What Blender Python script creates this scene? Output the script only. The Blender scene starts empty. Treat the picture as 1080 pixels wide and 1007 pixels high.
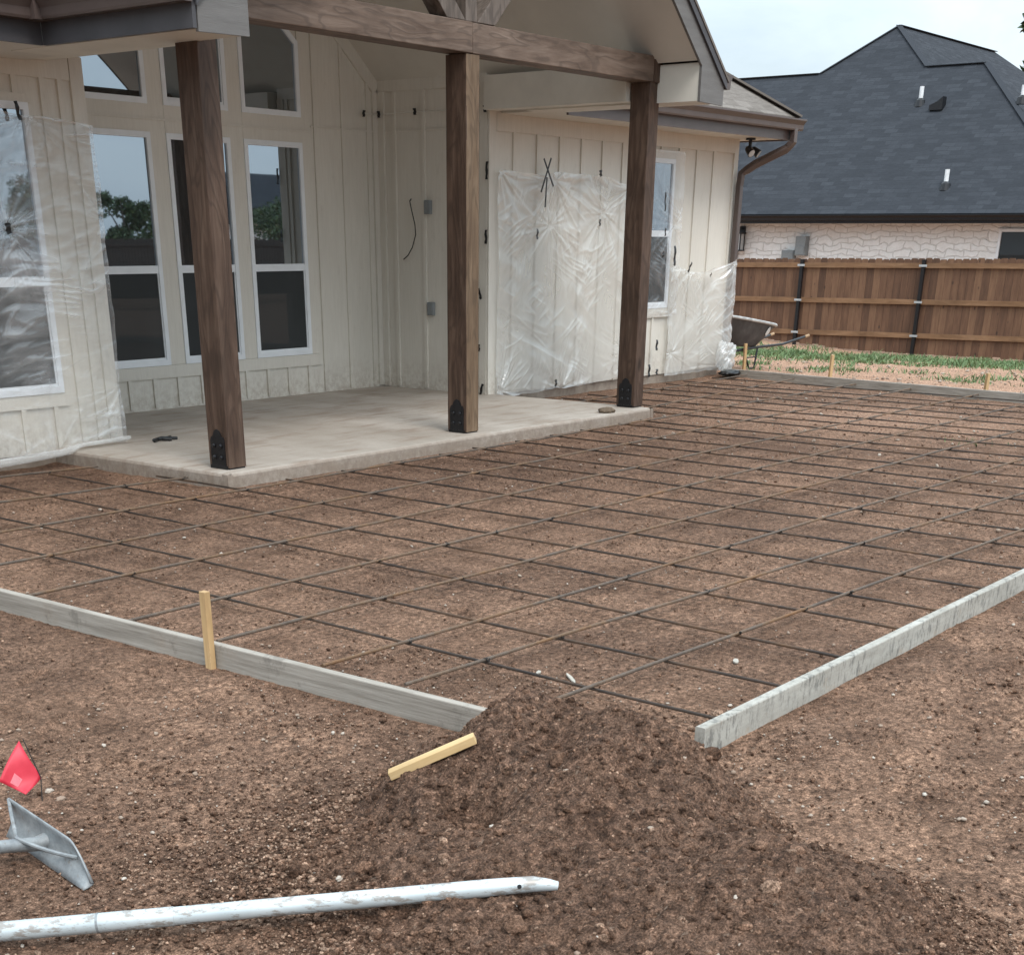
import bpy, math, random
import numpy as np
from mathutils import Vector, Matrix
random.seed(7); RNG = np.random.default_rng(11)
S = bpy.context.scene
COL = S.collection
PI = math.pi

# ------------------------------------------------------------------ camera
F, CX, CY = 1433.0, 511.8, 1001.5            # measured in pixels of a 1080 wide picture
YAW, PITCH, ROLL = math.radians(51.868), math.radians(27.662), math.radians(-0.352)
EYE = Vector((0, 0, 1.6))
def cam_axes():
    cy, sy = math.cos(YAW), math.sin(YAW); cp, sp = math.cos(PITCH), math.sin(PITCH)
    fw = Vector((sy*cp, cy*cp, -sp)); r = Vector((cy, -sy, 0)); d = fw.cross(r)
    c, s = math.cos(ROLL), math.sin(ROLL)
    return c*r + s*d, -s*r + c*d, fw
RX, DN, FW = cam_axes()
cd = bpy.data.cameras.new('camera'); cam = bpy.data.objects.new('camera', cd); COL.objects.link(cam)
m = Matrix((( RX.x, -DN.x, -FW.x, EYE.x), (RX.y, -DN.y, -FW.y, EYE.y), (RX.z, -DN.z, -FW.z, EYE.z), (0, 0, 0, 1)))
cam.matrix_world = m
cd.sensor_fit = 'HORIZONTAL'; cd.sensor_width = 36.0; cd.lens = F/1080*36
cd.shift_x = (540-CX)/1080; cd.shift_y = (CY-503.5)/1080
cd.clip_start = 0.05; cd.clip_end = 900
S.camera = cam

# ------------------------------------------------------------------ noise
def pnoise(x, y, seed=0):
    x = np.asarray(x, float); y = np.asarray(y, float)
    xi = np.floor(x).astype(np.int64); yi = np.floor(y).astype(np.int64)
    xf = x-xi; yf = y-yi
    def g(ix, iy, dx, dy):
        h = (ix*374761393 + iy*668265263 + seed*144665) & 0xffffffff
        h = ((h ^ (h >> 13))*1274126177) & 0xffffffff
        h = h ^ (h >> 16)
        a = (h & 0xffff)/65536.0*2*PI
        return np.cos(a)*dx + np.sin(a)*dy
    u = xf*xf*xf*(xf*(xf*6-15)+10); v = yf*yf*yf*(yf*(yf*6-15)+10)
    a = g(xi, yi, xf, yf); b = g(xi+1, yi, xf-1, yf); c = g(xi, yi+1, xf, yf-1); d = g(xi+1, yi+1, xf-1, yf-1)
    return (a*(1-u)+b*u)*(1-v) + (c*(1-u)+d*u)*v
def fbm(x, y, oct=4, seed=0, gain=.5):
    s = 0; a = 1
    for i in range(oct):
        s = s + a*pnoise(x, y, seed+i*17); x = x*2.03+5.1; y = y*2.03+1.7; a *= gain
    return s
def sstep(a, b, x):
    t = np.clip((x-a)/(b-a), 0, 1); return t*t*(3-2*t)

# ------------------------------------------------------------------ mesh builder
class MB:
    def __init__(s): s.v = []; s.f = []; s.uv = None
    def box(s, x0, x1, y0, y1, z0, z1):
        b = len(s.v)
        s.v += [(x0,y0,z0),(x1,y0,z0),(x1,y1,z0),(x0,y1,z0),(x0,y0,z1),(x1,y0,z1),(x1,y1,z1),(x0,y1,z1)]
        s.f += [tuple(b+i for i in q) for q in ((0,3,2,1),(4,5,6,7),(0,1,5,4),(1,2,6,5),(2,3,7,6),(3,0,4,7))]
        return s
    def beam(s, p, q, w, h, up=(0,0,1)):
        p = Vector(p); q = Vector(q); d = (q-p).normalized(); u = Vector(up); r = d.cross(u).normalized(); u = r.cross(d)
        b = len(s.v)
        for c in (p, q):
            for a, e in ((-1,-1),(1,-1),(1,1),(-1,1)): s.v.append(tuple(c + r*(a*w/2) + u*(e*h/2)))
        s.f += [tuple(b+i for i in t) for t in ((0,1,2,3),(7,6,5,4),(0,4,5,1),(1,5,6,2),(2,6,7,3),(3,7,4,0))]
        return s
    def prism(s, poly, vec):
        """poly: list of 3D points (planar), extruded along vec"""
        b = len(s.v); n = len(poly); vec = Vector(vec)
        P = [Vector(p) for p in poly]
        nrm = Vector((0,0,0))
        for i in range(n): nrm += P[i].cross(P[(i+1) % n])
        flip = nrm.dot(vec) > 0
        s.v += [tuple(p) for p in P] + [tuple(p+vec) for p in P]
        a = tuple(b+i for i in range(n)); c = tuple(b+n+i for i in range(n))
        s.f += [tuple(reversed(a)) if flip else a, c if flip else tuple(reversed(c))]
        for i in range(n):
            j = (i+1) % n
            q = (b+i, b+j, b+n+j, b+n+i)
            s.f.append(q if flip else tuple(reversed(q)))
        return s
    def tube(s, pts, rad, n=10, cap=True):
        pts = [Vector(p) for p in pts]; k = len(pts)
        if not hasattr(rad, '__len__'): rad = [rad]*k
        b = len(s.v); prev = None
        for i, p in enumerate(pts):
            d = (pts[min(i+1, k-1)]-pts[max(i-1, 0)]).normalized()
            if prev is None:
                u = d.orthogonal().normalized()
            else:
                u = (prev - d*prev.dot(d)).normalized()
            prev = u; w = d.cross(u)
            for j in range(n):
                a = 2*PI*j/n; s.v.append(tuple(p + (u*math.cos(a)+w*math.sin(a))*rad[i]))
        for i in range(k-1):
            for j in range(n):
                s.f.append((b+i*n+j, b+i*n+(j+1) % n, b+(i+1)*n+(j+1) % n, b+(i+1)*n+j))
        if cap:
            s.f.append(tuple(b+j for j in reversed(range(n)))); s.f.append(tuple(b+(k-1)*n+j for j in range(n)))
        return s
    def grid(s, P):
        """P: array (nu,nv,3)"""
        nu, nv, _ = P.shape; b = len(s.v)
        s.v += [tuple(q) for q in P.reshape(-1, 3)]
        for i in range(nu-1):
            for j in range(nv-1):
                s.f.append((b+i*nv+j, b+(i+1)*nv+j, b+(i+1)*nv+j+1, b+i*nv+j+1))
        return s

def world_origin(o):
    p = Vector((0,0,0))
    while o: p += Vector(o.location); o = o.parent
    return p
def obj(name, mb, material, parent=None, smooth=False, bevel=0, origin=None):
    """links mb as ONE mesh object; vertices are given in world coordinates"""
    o = bpy.data.objects.new(name, None) if mb is None else None
    po = world_origin(parent) if parent else Vector((0,0,0))
    org = Vector(origin) if origin is not None else po
    me = bpy.data.meshes.new(name)
    me.from_pydata([tuple(Vector(v)-org) for v in mb.v], [], mb.f); me.update()
    if smooth:
        me.shade_smooth(); me.set_sharp_from_angle(angle=math.radians(38))
    me.materials.append(material)
    o = bpy.data.objects.new(name, me); COL.objects.link(o)
    o.location = org-po
    if parent: o.parent = parent
    if bevel:
        bm = o.modifiers.new('bevel', 'BEVEL'); bm.width = bevel; bm.segments = 2; bm.limit_method = 'ANGLE'
    return o
def fast_mesh(name, V, Fq, material, attrs=None, smooth=True):
    me = bpy.data.meshes.new(name); V = np.asarray(V, np.float32); Fq = np.asarray(Fq, np.int32); n = Fq.shape[1]
    me.vertices.add(len(V)); me.vertices.foreach_set('co', V.ravel())
    me.loops.add(Fq.size); me.loops.foreach_set('vertex_index', Fq.ravel())
    me.polygons.add(len(Fq)); me.polygons.foreach_set('loop_start', np.arange(0, Fq.size, n, dtype=np.int32))
    me.update(calc_edges=True); me.validate()
    if smooth: me.polygons.foreach_set('use_smooth', np.ones(len(Fq), bool))
    for k, a in (attrs or {}).items():
        at = me.attributes.new(k, 'FLOAT', 'POINT'); at.data.foreach_set('value', np.asarray(a, np.float32))
    me.materials.append(material)
    o = bpy.data.objects.new(name, me); COL.objects.link(o); return o
def empty(name, loc, label=None, cat=None, group=None):
    o = bpy.data.objects.new(name, None); COL.objects.link(o); o.location = loc; o.empty_display_size = .1
    return tag(o, label, cat, group)
def tag(o, label=None, cat=None, group=None, kind=None):
    if label: o['label'] = label
    if cat: o['category'] = cat
    if group: o['group'] = group
    if kind: o['kind'] = kind
    return o
def copy_tree(o, parent=None):
    c = o.copy(); COL.objects.link(c); c.parent = parent
    for ch in list(o.children): copy_tree(ch, c)
    return c

# ------------------------------------------------------------------ materials
class N:
    def __init__(s, name):
        s.m = bpy.data.materials.new(name); s.m.use_nodes = True; s.t = s.m.node_tree
        s.b = s.t.nodes['Principled BSDF']; s.out = s.t.nodes['Material Output']
        s.tc = s.t.nodes.new('ShaderNodeTexCoord')
    def link(s, a, b): s.t.links.new(a, b)
    def new(s, ty, **kw):
        n = s.t.nodes.new(ty)
        for k, v in kw.items(): setattr(n, k, v)
        return n
    def setin(s, sock, v):
        if isinstance(v, bpy.types.NodeSocket): s.link(v, sock)
        else: sock.default_value = v
    def coord(s, scale=(1,1,1), rot=(0,0,0), loc=(0,0,0), src='Object', rnd=False):
        mp = s.new('ShaderNodeMapping'); s.link(s.tc.outputs[src], mp.inputs['Vector'])
        mp.inputs['Scale'].default_value = scale; mp.inputs['Rotation'].default_value = rot; mp.inputs['Location'].default_value = loc
        if rnd:
            oi = s.new('ShaderNodeObjectInfo'); mu = s.new('ShaderNodeMath', operation='MULTIPLY'); mu.inputs[1].default_value = 37.0
            s.link(oi.outputs['Random'], mu.inputs[0]); s.link(mu.outputs[0], mp.inputs['Location'])
        return mp.outputs[0]
    def noise(s, scale, detail=4, rough=.55, vec=None, dist=0.0):
        n = s.new('ShaderNodeTexNoise'); n.inputs['Scale'].default_value = scale; n.inputs['Detail'].default_value = detail
        n.inputs['Roughness'].default_value = rough; n.inputs['Distortion'].default_value = dist
        s.link(vec if vec is not None else s.tc.outputs['Object'], n.inputs['Vector']); return n.outputs['Fac']
    def voro(s, scale, vec=None, feature='F1', out='Distance'):
        n = s.new('ShaderNodeTexVoronoi', feature=feature); n.inputs['Scale'].default_value = scale
        s.link(vec if vec is not None else s.tc.outputs['Object'], n.inputs['Vector']); return n.outputs[out]
    def ramp(s, fac, stops, interp='LINEAR'):
        r = s.new('ShaderNodeValToRGB'); r.color_ramp.interpolation = interp
        e = r.color_ramp.elements
        while len(e) < len(stops): e.new(.5)
        for i, (p, c) in enumerate(stops):
            e[i].position = p; e[i].color = (*c, 1) if hasattr(c, '__len__') else (c, c, c, 1)
        s.link(fac, r.inputs[0]); return r.outputs[0]
    def mix(s, fac, a, b, mode='MIX'):
        n = s.new('ShaderNodeMix', data_type='RGBA', blend_type=mode)
        s.setin(n.inputs[0], fac)
        for i, v in ((6, a), (7, b)):
            if isinstance(v, bpy.types.NodeSocket): s.link(v, n.inputs[i])
            else: n.inputs[i].default_value = (*v, 1)
        return n.outputs[2]
    def math(s, op, a, b=0.0, clamp=False):
        n = s.new('ShaderNodeMath', operation=op, use_clamp=clamp); s.setin(n.inputs[0], a); s.setin(n.inputs[1], b); return n.outputs[0]
    def attr(s, name):
        n = s.new('ShaderNodeAttribute'); n.attribute_name = name; return n.outputs['Fac']
    def bump(s, h, strength=.5, dist=.01):
        n = s.new('ShaderNodeBump'); n.inputs['Strength'].default_value = strength; n.inputs['Distance'].default_value = dist
        s.link(h, n.inputs['Height'])
        if s.b.inputs['Normal'].is_linked:
            s.link(s.b.inputs['Normal'].links[0].from_socket, n.inputs['Normal'])
        s.link(n.outputs[0], s.b.inputs['Normal'])
    def col(s, c): s.setin(s.b.inputs['Base Color'], c if isinstance(c, bpy.types.NodeSocket) else (*c, 1)); return s
    def rough(s, r): s.setin(s.b.inputs['Roughness'], r); return s
    def spec(s, r): s.setin(s.b.inputs['Specular IOR Level'], r); return s
    def metal(s, r): s.setin(s.b.inputs['Metallic'], r); return s

def simple(name, c, rough=.6, metal=0.0, var=.12, scale=12, bump=0.0, rnd=False):
    n = N(name); v = n.noise(scale, 5, .6, n.coord(rnd=rnd))
    lo = tuple(x*(1-var) for x in c); hi = tuple(min(1, x*(1+var)) for x in c)
    n.col(n.ramp(v, [(.3, lo), (.7, hi)])).rough(rough).metal(metal)
    if bump: n.bump(n.noise(scale*6, 4, .6, n.coord(rnd=rnd)), bump, .004)
    return n.m

# -- soil
def soil(name, use_attr, tint_attr=False):
    n = N(name); W = n.coord()
    big = n.noise(.9, 5, .6, W); mid = n.noise(4.5, 6, .65, W); fine = n.noise(38, 6, .7, W); vf = n.noise(150, 4, .7, W)
    base = n.ramp(mid, [(.28, (.098, .066, .048)), (.5, (.165, .115, .086)), (.74, (.235, .168, .128))])
    if use_attr:
        dusty = n.math('MULTIPLY', n.attr('dusty'), n.ramp(n.math('ADD', n.math('MULTIPLY', n.noise(2.6, 8, .68, n.coord(scale=(1, 1.5, 1))), .75), n.math('MULTIPLY', fine, .25)), [(.42, 0.0), (.60, 1.0)]))
        base = n.mix(dusty, base, n.ramp(fine, [(.25, (.185, .126, .092)), (.75, (.315, .228, .172))]))
        dark = n.math('MULTIPLY', n.attr('moist'), n.ramp(n.noise(7, 6, .7, W), [(.30, 1.0), (.68, .25)]))
        base = n.mix(dark, base, n.ramp(fine, [(.25, (.043, .030, .024)), (.75, (.118, .082, .065))]))
        tan = n.attr('tan')
        base = n.mix(tan, base, n.ramp(mid, [(.25, (.30, .205, .15)), (.75, (.46, .345, .27))]))
    if tint_attr:
        t = n.attr('tint')
        base = n.ramp(t, [(0, (.050, .033, .025)), (.5, (.118, .079, .058)), (.85, (.215, .150, .113)), (1, (.38, .30, .24))])
    sp = n.ramp(fine, [(.34, .42), (.46, .90), (.55, 1.22), (.66, 1.8)])
    base = n.mix(1.0, n.mix(1.0, base, sp, 'MULTIPLY'), (1.05, .885, .785), 'MULTIPLY')
    base = n.mix(1.0, base, n.ramp(n.noise(175, 4, .75, W), [(.37, .48), (.47, .90), (.54, 1.18), (.63, 1.75)]), 'MULTIPLY')
    fl = n.noise(30, 7, .75, n.coord(scale=(.55, 1.5, 1)))
    base = n.mix(n.ramp(fl, [(.60, 0.0), (.67, .55)]), base, (.30, .225, .172))
    base = n.mix(n.ramp(fl, [(.33, .6), (.40, 0.0)]), base, (.055, .036, .027))
    speck = n.ramp(n.voro(95, W), [(.0, 1.0), (.13, 0.0)])
    speck2 = n.math('MULTIPLY', speck, n.ramp(n.noise(60, 2, .5, W), [(.55, 0.0), (.62, .8)]))
    base = n.mix(speck2, base, (.42, .34, .28))
    n.col(base).rough(.95).spec(.15)
    n.bump(n.noise(26, 8, .74, W), .8, .028)
    n.bump(n.ramp(n.voro(70, W), [(.0, 1.0), (.55, 0.0)]), .8, .009)
    n.bump(vf, .8, .007)
    return n.m
M_ground = soil('soil', True)
M_clod = soil('clod_soil', False, True)
nn = N('caliche'); nn.col(nn.ramp(nn.attr('tint'), [(0, (.24, .165, .12)), (.6, (.33, .26, .205)), (1, (.47, .42, .36))])).rough(.9); nn.bump(nn.noise(120), .4, .004)
M_peb = nn.m

# -- concrete
n = N('concrete'); W = n.coord()
c = n.ramp(n.noise(1.6, 6, .6, n.coord(scale=(1, .45, 1), rot=(0, 0, .3))), [(.3, (.31, .265, .22)), (.55, (.425, .375, .325)), (.75, (.52, .475, .425))])
st = n.ramp(n.noise(5, 7, .7, n.coord(scale=(.35, 1.6, 1))), [(.50, 0.0), (.66, .65)])
c = n.mix(st, c, (.215, .145, .10))
c = n.mix(n.ramp(n.noise(45, 5, .7, W), [(.3, .35), (.7, 0.0)]), c, (.28, .23, .18))
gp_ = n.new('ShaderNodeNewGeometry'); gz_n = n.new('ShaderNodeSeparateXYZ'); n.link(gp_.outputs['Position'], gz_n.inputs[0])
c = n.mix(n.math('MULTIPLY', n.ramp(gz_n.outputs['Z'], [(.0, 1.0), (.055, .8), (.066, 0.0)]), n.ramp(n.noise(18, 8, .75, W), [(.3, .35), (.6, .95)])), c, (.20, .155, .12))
n.col(c).rough(.75); n.bump(n.noise(60, 6, .7, W), .25, .006); M_conc = n.m
n = N('foundation_concrete'); W = n.coord()
n.col(n.ramp(n.noise(5, 6, .7, W), [(.3, (.17, .125, .095)), (.7, (.33, .28, .23))])).rough(.9); n.bump(n.noise(40, 6, .7), .5, .01); M_found = n.m

# -- painted fibre-cement siding
n = N('siding_paint'); W = n.coord()
c = n.ramp(n.noise(1.1, 5, .6, n.coord(scale=(1, 1, .35))), [(.3, (.60, .565, .50)), (.7, (.675, .635, .565))])
c = n.mix(n.ramp(n.noise(9, 6, .7, n.coord(scale=(1, 1, .5))), [(.58, 0.0), (.72, .22)]), c, (.36, .31, .25))
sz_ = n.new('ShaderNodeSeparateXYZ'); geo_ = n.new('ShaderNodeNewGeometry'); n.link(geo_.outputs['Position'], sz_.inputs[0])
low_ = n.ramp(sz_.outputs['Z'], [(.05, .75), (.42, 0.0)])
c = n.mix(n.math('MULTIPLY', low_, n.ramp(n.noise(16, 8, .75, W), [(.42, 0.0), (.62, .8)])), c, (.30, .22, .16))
c = n.mix(n.ramp(n.noise(70, 3, .6, n.coord(scale=(1, 1, .06))), [(.35, .16), (.6, 0.0)]), c, (.42, .38, .32))
n.col(c).rough(.62)
n.bump(n.noise(30, 6, .65, n.coord(scale=(4, 4, .35))), .22, .006); M_siding = n.m
M_trim = simple('trim_paint', (.635, .60, .53), .6, var=.07, scale=3, bump=.12)
M_soffit = simple('soffit_paint', (.56, .53, .475), .7, var=.06, scale=2)
n = N('rake_paint'); n.col(n.ramp(n.noise(6, 6, .6, n.coord(scale=(.4, 2, 4))), [(.3, (.115, .108, .103)), (.7, (.155, .147, .140))])).rough(.6)
n.bump(n.noise(25, 6, .7, n.coord(scale=(.5, 3, 8))), .4, .006); M_rake = n.m
M_fascia = simple('fascia_paint', (.055, .053, .058), .5, var=.15, scale=5)
M_gutter = simple('gutter_metal', (.085, .062, .055), .38, metal=0.0, var=.12, scale=5)
M_vinyl = simple('window_vinyl', (.74, .76, .78), .4, var=.05, scale=6)

# -- timber
def timber(name, lo, mid, hi, axis, rings=False, gloss=.6):
    n = N(name)
    sc = {'x': (.12, 1, 1), 'y': (1, .12, 1), 'z': (1, 1, .12)}[axis]
    v = n.coord(scale=sc, rnd=True)
    g = n.noise(16, 7, .65, v, .6)
    c = n.ramp(g, [(.28, lo), (.5, mid), (.74, hi)])
    big = n.noise(1.7, 4, .6, n.coord(rnd=True))
    c = n.mix(1.0, c, n.ramp(big, [(.25, .68), (.55, 1.0), (.8, 1.22)]), 'MULTIPLY')
    if rings:
        sc2 = {'x': (.22, 1, 1), 'y': (1, .22, 1), 'z': (1, 1, .22)}[axis]
        v2 = n.coord(scale=sc2, rnd=True)
        nz = n.noise(4.2, 3, .5, v2, .4)
        wv = n.math('SINE', n.math('MULTIPLY', nz, 62.0))
        c = n.mix(n.ramp(wv, [(.35, 0.0), (.95, .45)]), c, tuple(x*.42 for x in mid))
        c = n.mix(n.ramp(n.voro(2.6, n.coord(scale={'x': (.5, 1, 1), 'y': (1, .5, 1), 'z': (1, 1, .5)}[axis], rnd=True)), [(.06, .9), (.13, 0.0)]), c, tuple(x*.3 for x in lo))
        n.bump(wv, .15, .004)
    n.col(c).rough(gloss).spec(.3)
    n.bump(n.noise(22, 6, .7, v), .35, .006)
    cr = n.ramp(n.noise(7, 3, .4, n.coord(scale=tuple(x*(3 if x == 1 else .5) for x in sc), rnd=True)), [(.485, 1.0), (.5, 0.0), (.515, 1.0)])
    n.bump(cr, .12, .004)
    return n.m
M_post = timber('stained_post', (.045, .026, .017), (.082, .049, .034), (.138, .091, .065), 'z', True)
M_beam = timber('stained_beam', (.088, .056, .040), (.150, .103, .077), (.215, .158, .124), 'x', True)
M_brace = timber('stained_brace', (.085, .065, .054), (.14, .112, .094), (.20, .165, .142), 'z', True)
M_pine = timber('raw_pine', (.42, .27, .12), (.56, .385, .19), (.66, .48, .265), 'x', False)
M_pinez = timber('raw_pine_upright', (.36, .22, .10), (.50, .33, .165), (.60, .42, .23), 'z', False)
n = N('weathered_form_board')
v = n.coord(scale=(1, 1, 1), rnd=True)
c = n.ramp(n.noise(20, 8, .75, n.coord(scale=(1, .07, 2.6), rnd=True)), [(.30, (.16, .137, .112)), (.47, (.275, .245, .208)), (.60, (.355, .32, .278)), (.75, (.45, .412, .362))])
c = n.mix(n.ramp(n.noise(5, 8, .75, v), [(.58, 0.0), (.66, .45)]), c, (.105, .09, .075))
c = n.mix(n.ramp(n.noise(3.1, 6, .7, v), [(.55, 0.0), (.7, .4)]), c, (.26, .19, .135))
n.col(c).rough(.85); n.bump(n.noise(20, 7, .7, n.coord(scale=(1, .15, 2), rnd=True)), .5, .006); M_board = n.m
n = N('cement_smeared_board')
c = n.ramp(n.noise(9, 8, .75, n.coord(scale=(.22, 1, 1.4), rnd=True)), [(.28, (.22, .202, .17)), (.45, (.335, .318, .28)), (.62, (.415, .40, .358)), (.78, (.48, .468, .425))])
c = n.mix(n.math('MULTIPLY', n.ramp(n.noise(26, 8, .78, n.coord(scale=(1.1, 1, .45), rot=(0, .25, 0), rnd=True)), [(.50, 0.0), (.60, .8)]), n.ramp(n.noise(3.5, 4, .6, n.coord(rnd=True)), [(.34, .25), (.52, 1.0)])), c, (.12, .117, .108))
c = n.mix(n.ramp(n.noise(9, 5, .6, n.coord(rnd=True)), [(.62, 0.0), (.7, .5)]), c, (.33, .27, .21))
n.col(c).rough(.85); n.bump(n.noise(40, 7, .7), .45, .006); M_smear = n.m

# -- steel
n = N('rusty_rebar'); v = n.coord(rnd=True)
c = n.ramp(n.noise(2.6, 5, .65, v), [(.28, (.065, .050, .041)), (.44, (.135, .105, .082)), (.58, (.185, .110, .060)), (.74, (.22, .105, .040))])
c = n.mix(n.ramp(n.noise(40, 4, .6, v), [(.35, .4), (.6, 0.0)]), c, (.05, .033, .024))
n.col(c).rough(.7).metal(.25)
w = n.new('ShaderNodeTexWave'); w.inputs['Scale'].default_value = 30; n.link(v, w.inputs['Vector']); n.bump(w.outputs['Fac'], .5, .003); M_rebar = n.m
n = N('dark_rebar'); v = n.coord(rnd=True)
c = n.ramp(n.noise(3, 5, .65, v), [(.33, (.026, .020, .017)), (.50, (.058, .040, .029)), (.66, (.13, .072, .038)), (.8, (.19, .10, .045))])
n.col(c).rough(.6).metal(.3); M_rebar_dark = n.m
M_wire = simple('tie_wire_steel', (.02, .018, .017), .6, .4)
M_black = simple('black_steel', (.012, .012, .014), .38, .3, var=.3, scale=20)
M_tape = simple('black_tape', (.008, .008, .009), .4)
M_grey = simple('grey_plastic_box', (.20, .215, .22), .5)
n = N('cast_aluminium'); v = n.coord()
c = n.ramp(n.noise(14, 7, .7, v), [(.3, (.17, .18, .19)), (.55, (.29, .305, .31)), (.75, (.42, .43, .435))])
c = n.mix(n.ramp(n.noise(32, 6, .7, v), [(.58, 0.0), (.68, .7)]), c, (.20, .165, .14))
n.col(c).rough(.55).metal(.35); n.bump(n.noise(60, 5, .7), .3, .004); M_alu = n.m
n = N('scuffed_pole'); v = n.coord()
c = n.ramp(n.noise(5, 5, .6, v), [(.3, (.43, .48, .495)), (.7, (.56, .60, .61))])
c = n.mix(n.ramp(n.noise(26, 8, .75, n.coord(scale=(.5, .5, 1.6))), [(.51, 0.0), (.57, .8)]), c, (.25, .21, .18))
n.col(c).rough(.42).metal(.2); M_pole = n.m
n = N('flag_vinyl'); n.col(n.ramp(n.noise(20, 4), [(.3, (.50, .016, .036)), (.7, (.60, .034, .060))])).rough(.5); M_flag = n.m
M_flagink = simple('flag_print', (.74, .16, .19), .5)

# -- window glass : coated pane, dark room behind it
def glass(name, refl, tintc, base):
    n = N(name)
    g = n.new('ShaderNodeBsdfGlossy'); g.inputs['Color'].default_value = (*tintc, 1); g.inputs['Roughness'].default_value = .014
    d = n.b; n.col(n.ramp(n.noise(.8, 3, .5), [(.3, tuple(x*.7 for x in base)), (.7, tuple(x*1.3 for x in base))])).rough(.5).spec(.2)
    lw = n.new('ShaderNodeLayerWeight'); lw.inputs['Blend'].default_value = .12
    f = n.math('ADD', n.math('MULTIPLY', lw.outputs['Fresnel'], .45), refl, True)
    bn = n.new('ShaderNodeBump'); bn.inputs['Strength'].default_value = .015; bn.inputs['Distance'].default_value = .02
    n.link(n.noise(1.4, 2, .4), bn.inputs['Height']); n.link(bn.outputs[0], g.inputs['Normal'])
    mx = n.new('ShaderNodeMixShader'); n.link(f, mx.inputs[0]); n.link(d.outputs[0], mx.inputs[1]); n.link(g.outputs[0], mx.inputs[2])
    n.link(mx.outputs[0], n.out.inputs['Surface']); return n.m
M_glass = glass('coated_glass', .42, (.80, .90, 1.0), (.012, .015, .016))
M_screen = glass('insect_screen_glass', .02, (.8, .9, 1.0), (.026, .029, .030))

# -- clear film
def film(name, base_op, white, fold, gloss=.55):
    n = N(name)
    n.col(white).rough(.32).spec(.55)
    n.b.inputs['Transmission Weight'].default_value = 0.0
    tr = n.new('ShaderNodeBsdfTransparent'); tr.inputs['Color'].default_value = (.985, .985, .985, 1)
    tl = n.new('ShaderNodeBsdfTranslucent'); tl.inputs['Color'].default_value = (*white, 1)
    m1 = n.new('ShaderNodeMixShader'); m1.inputs[0].default_value = .35
    n.link(n.b.outputs[0], m1.inputs[1]); n.link(tl.outputs[0], m1.inputs[2])
    a = n.attr('fold')
    op = n.math('ADD', base_op, n.math('MULTIPLY', a, fold), True)
    mx = n.new('ShaderNodeMixShader'); n.link(op, mx.inputs[0]); n.link(tr.outputs[0], mx.inputs[1]); n.link(m1.outputs[0], mx.inputs[2])
    gl = n.new('ShaderNodeBsdfGlossy'); gl.inputs['Roughness'].default_value = .13; gl.inputs['Color'].default_value = (.95, .96, .97, 1)
    lw = n.new('ShaderNodeLayerWeight'); lw.inputs['Blend'].default_value = .30
    gf = n.math('ADD', n.math('MULTIPLY', lw.outputs['Fresnel'], gloss), n.math('MULTIPLY', a, .10), True)
    m3 = n.new('ShaderNodeMixShader'); n.link(gf, m3.inputs[0]); n.link(mx.outputs[0], m3.inputs[1]); n.link(gl.outputs[0], m3.inputs[2])
    n.link(m3.outputs[0], n.out.inputs['Surface']); return n.m
M_film = film('clear_film', .06, (.86, .87, .88), .34, .26)
M_film_milky = film('milky_film', .26, (.88, .88, .86), .30, .24)

# -- shingles
def shingles(name, cols, uvscale=1.0):
    n = N(name); uv = n.coord(src='UV', scale=(uvscale, uvscale, 1))
    br = n.new('ShaderNodeTexBrick'); n.link(uv, br.inputs['Vector'])
    br.inputs['Scale'].default_value = 1.0; br.inputs['Mortar Size'].default_value = .008; br.inputs['Brick Width'].default_value = .33; br.inputs['Row Height'].default_value = .145
    br.offset = .37; br.inputs['Bias'].default_value = 0.0
    br.inputs['Color1'].default_value = (0, 0, 0, 1); br.inputs['Color2'].default_value = (1, 1, 1, 1); br.inputs['Mortar'].default_value = (.25, .25, .25, 1)
    f = n.math('ADD', n.math('MULTIPLY', br.outputs['Color'], .22), n.math('MULTIPLY', n.noise(11, 8, .85, n.coord(src='UV', scale=(.5, 1.6, 1))), .78))
    c = n.ramp(f, [(.22, cols[0]), (.5, cols[1]), (.78, cols[2])])
    c = n.mix(n.ramp(n.noise(160, 3, .7, uv), [(.3, .45), (.6, 0.0)]), c, cols[0])
    n.col(c).rough(.95).spec(.15)
    sep = n.new('ShaderNodeSeparateXYZ'); n.link(uv, sep.inputs[0])
    saw = n.math('FRACT', n.math('DIVIDE', sep.outputs['Y'], .145))
    n.bump(saw, .9, .02); n.bump(br.outputs['Fac'], .4, -.006)
    return n.m
M_sh_dark = shingles('charcoal_shingles', ((.026, .029, .034), (.041, .045, .053), (.066, .072, .083)))
M_sh_brown = shingles('brown_shingles', ((.085, .072, .062), (.19, .168, .15), (.30, .27, .245)))

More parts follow.
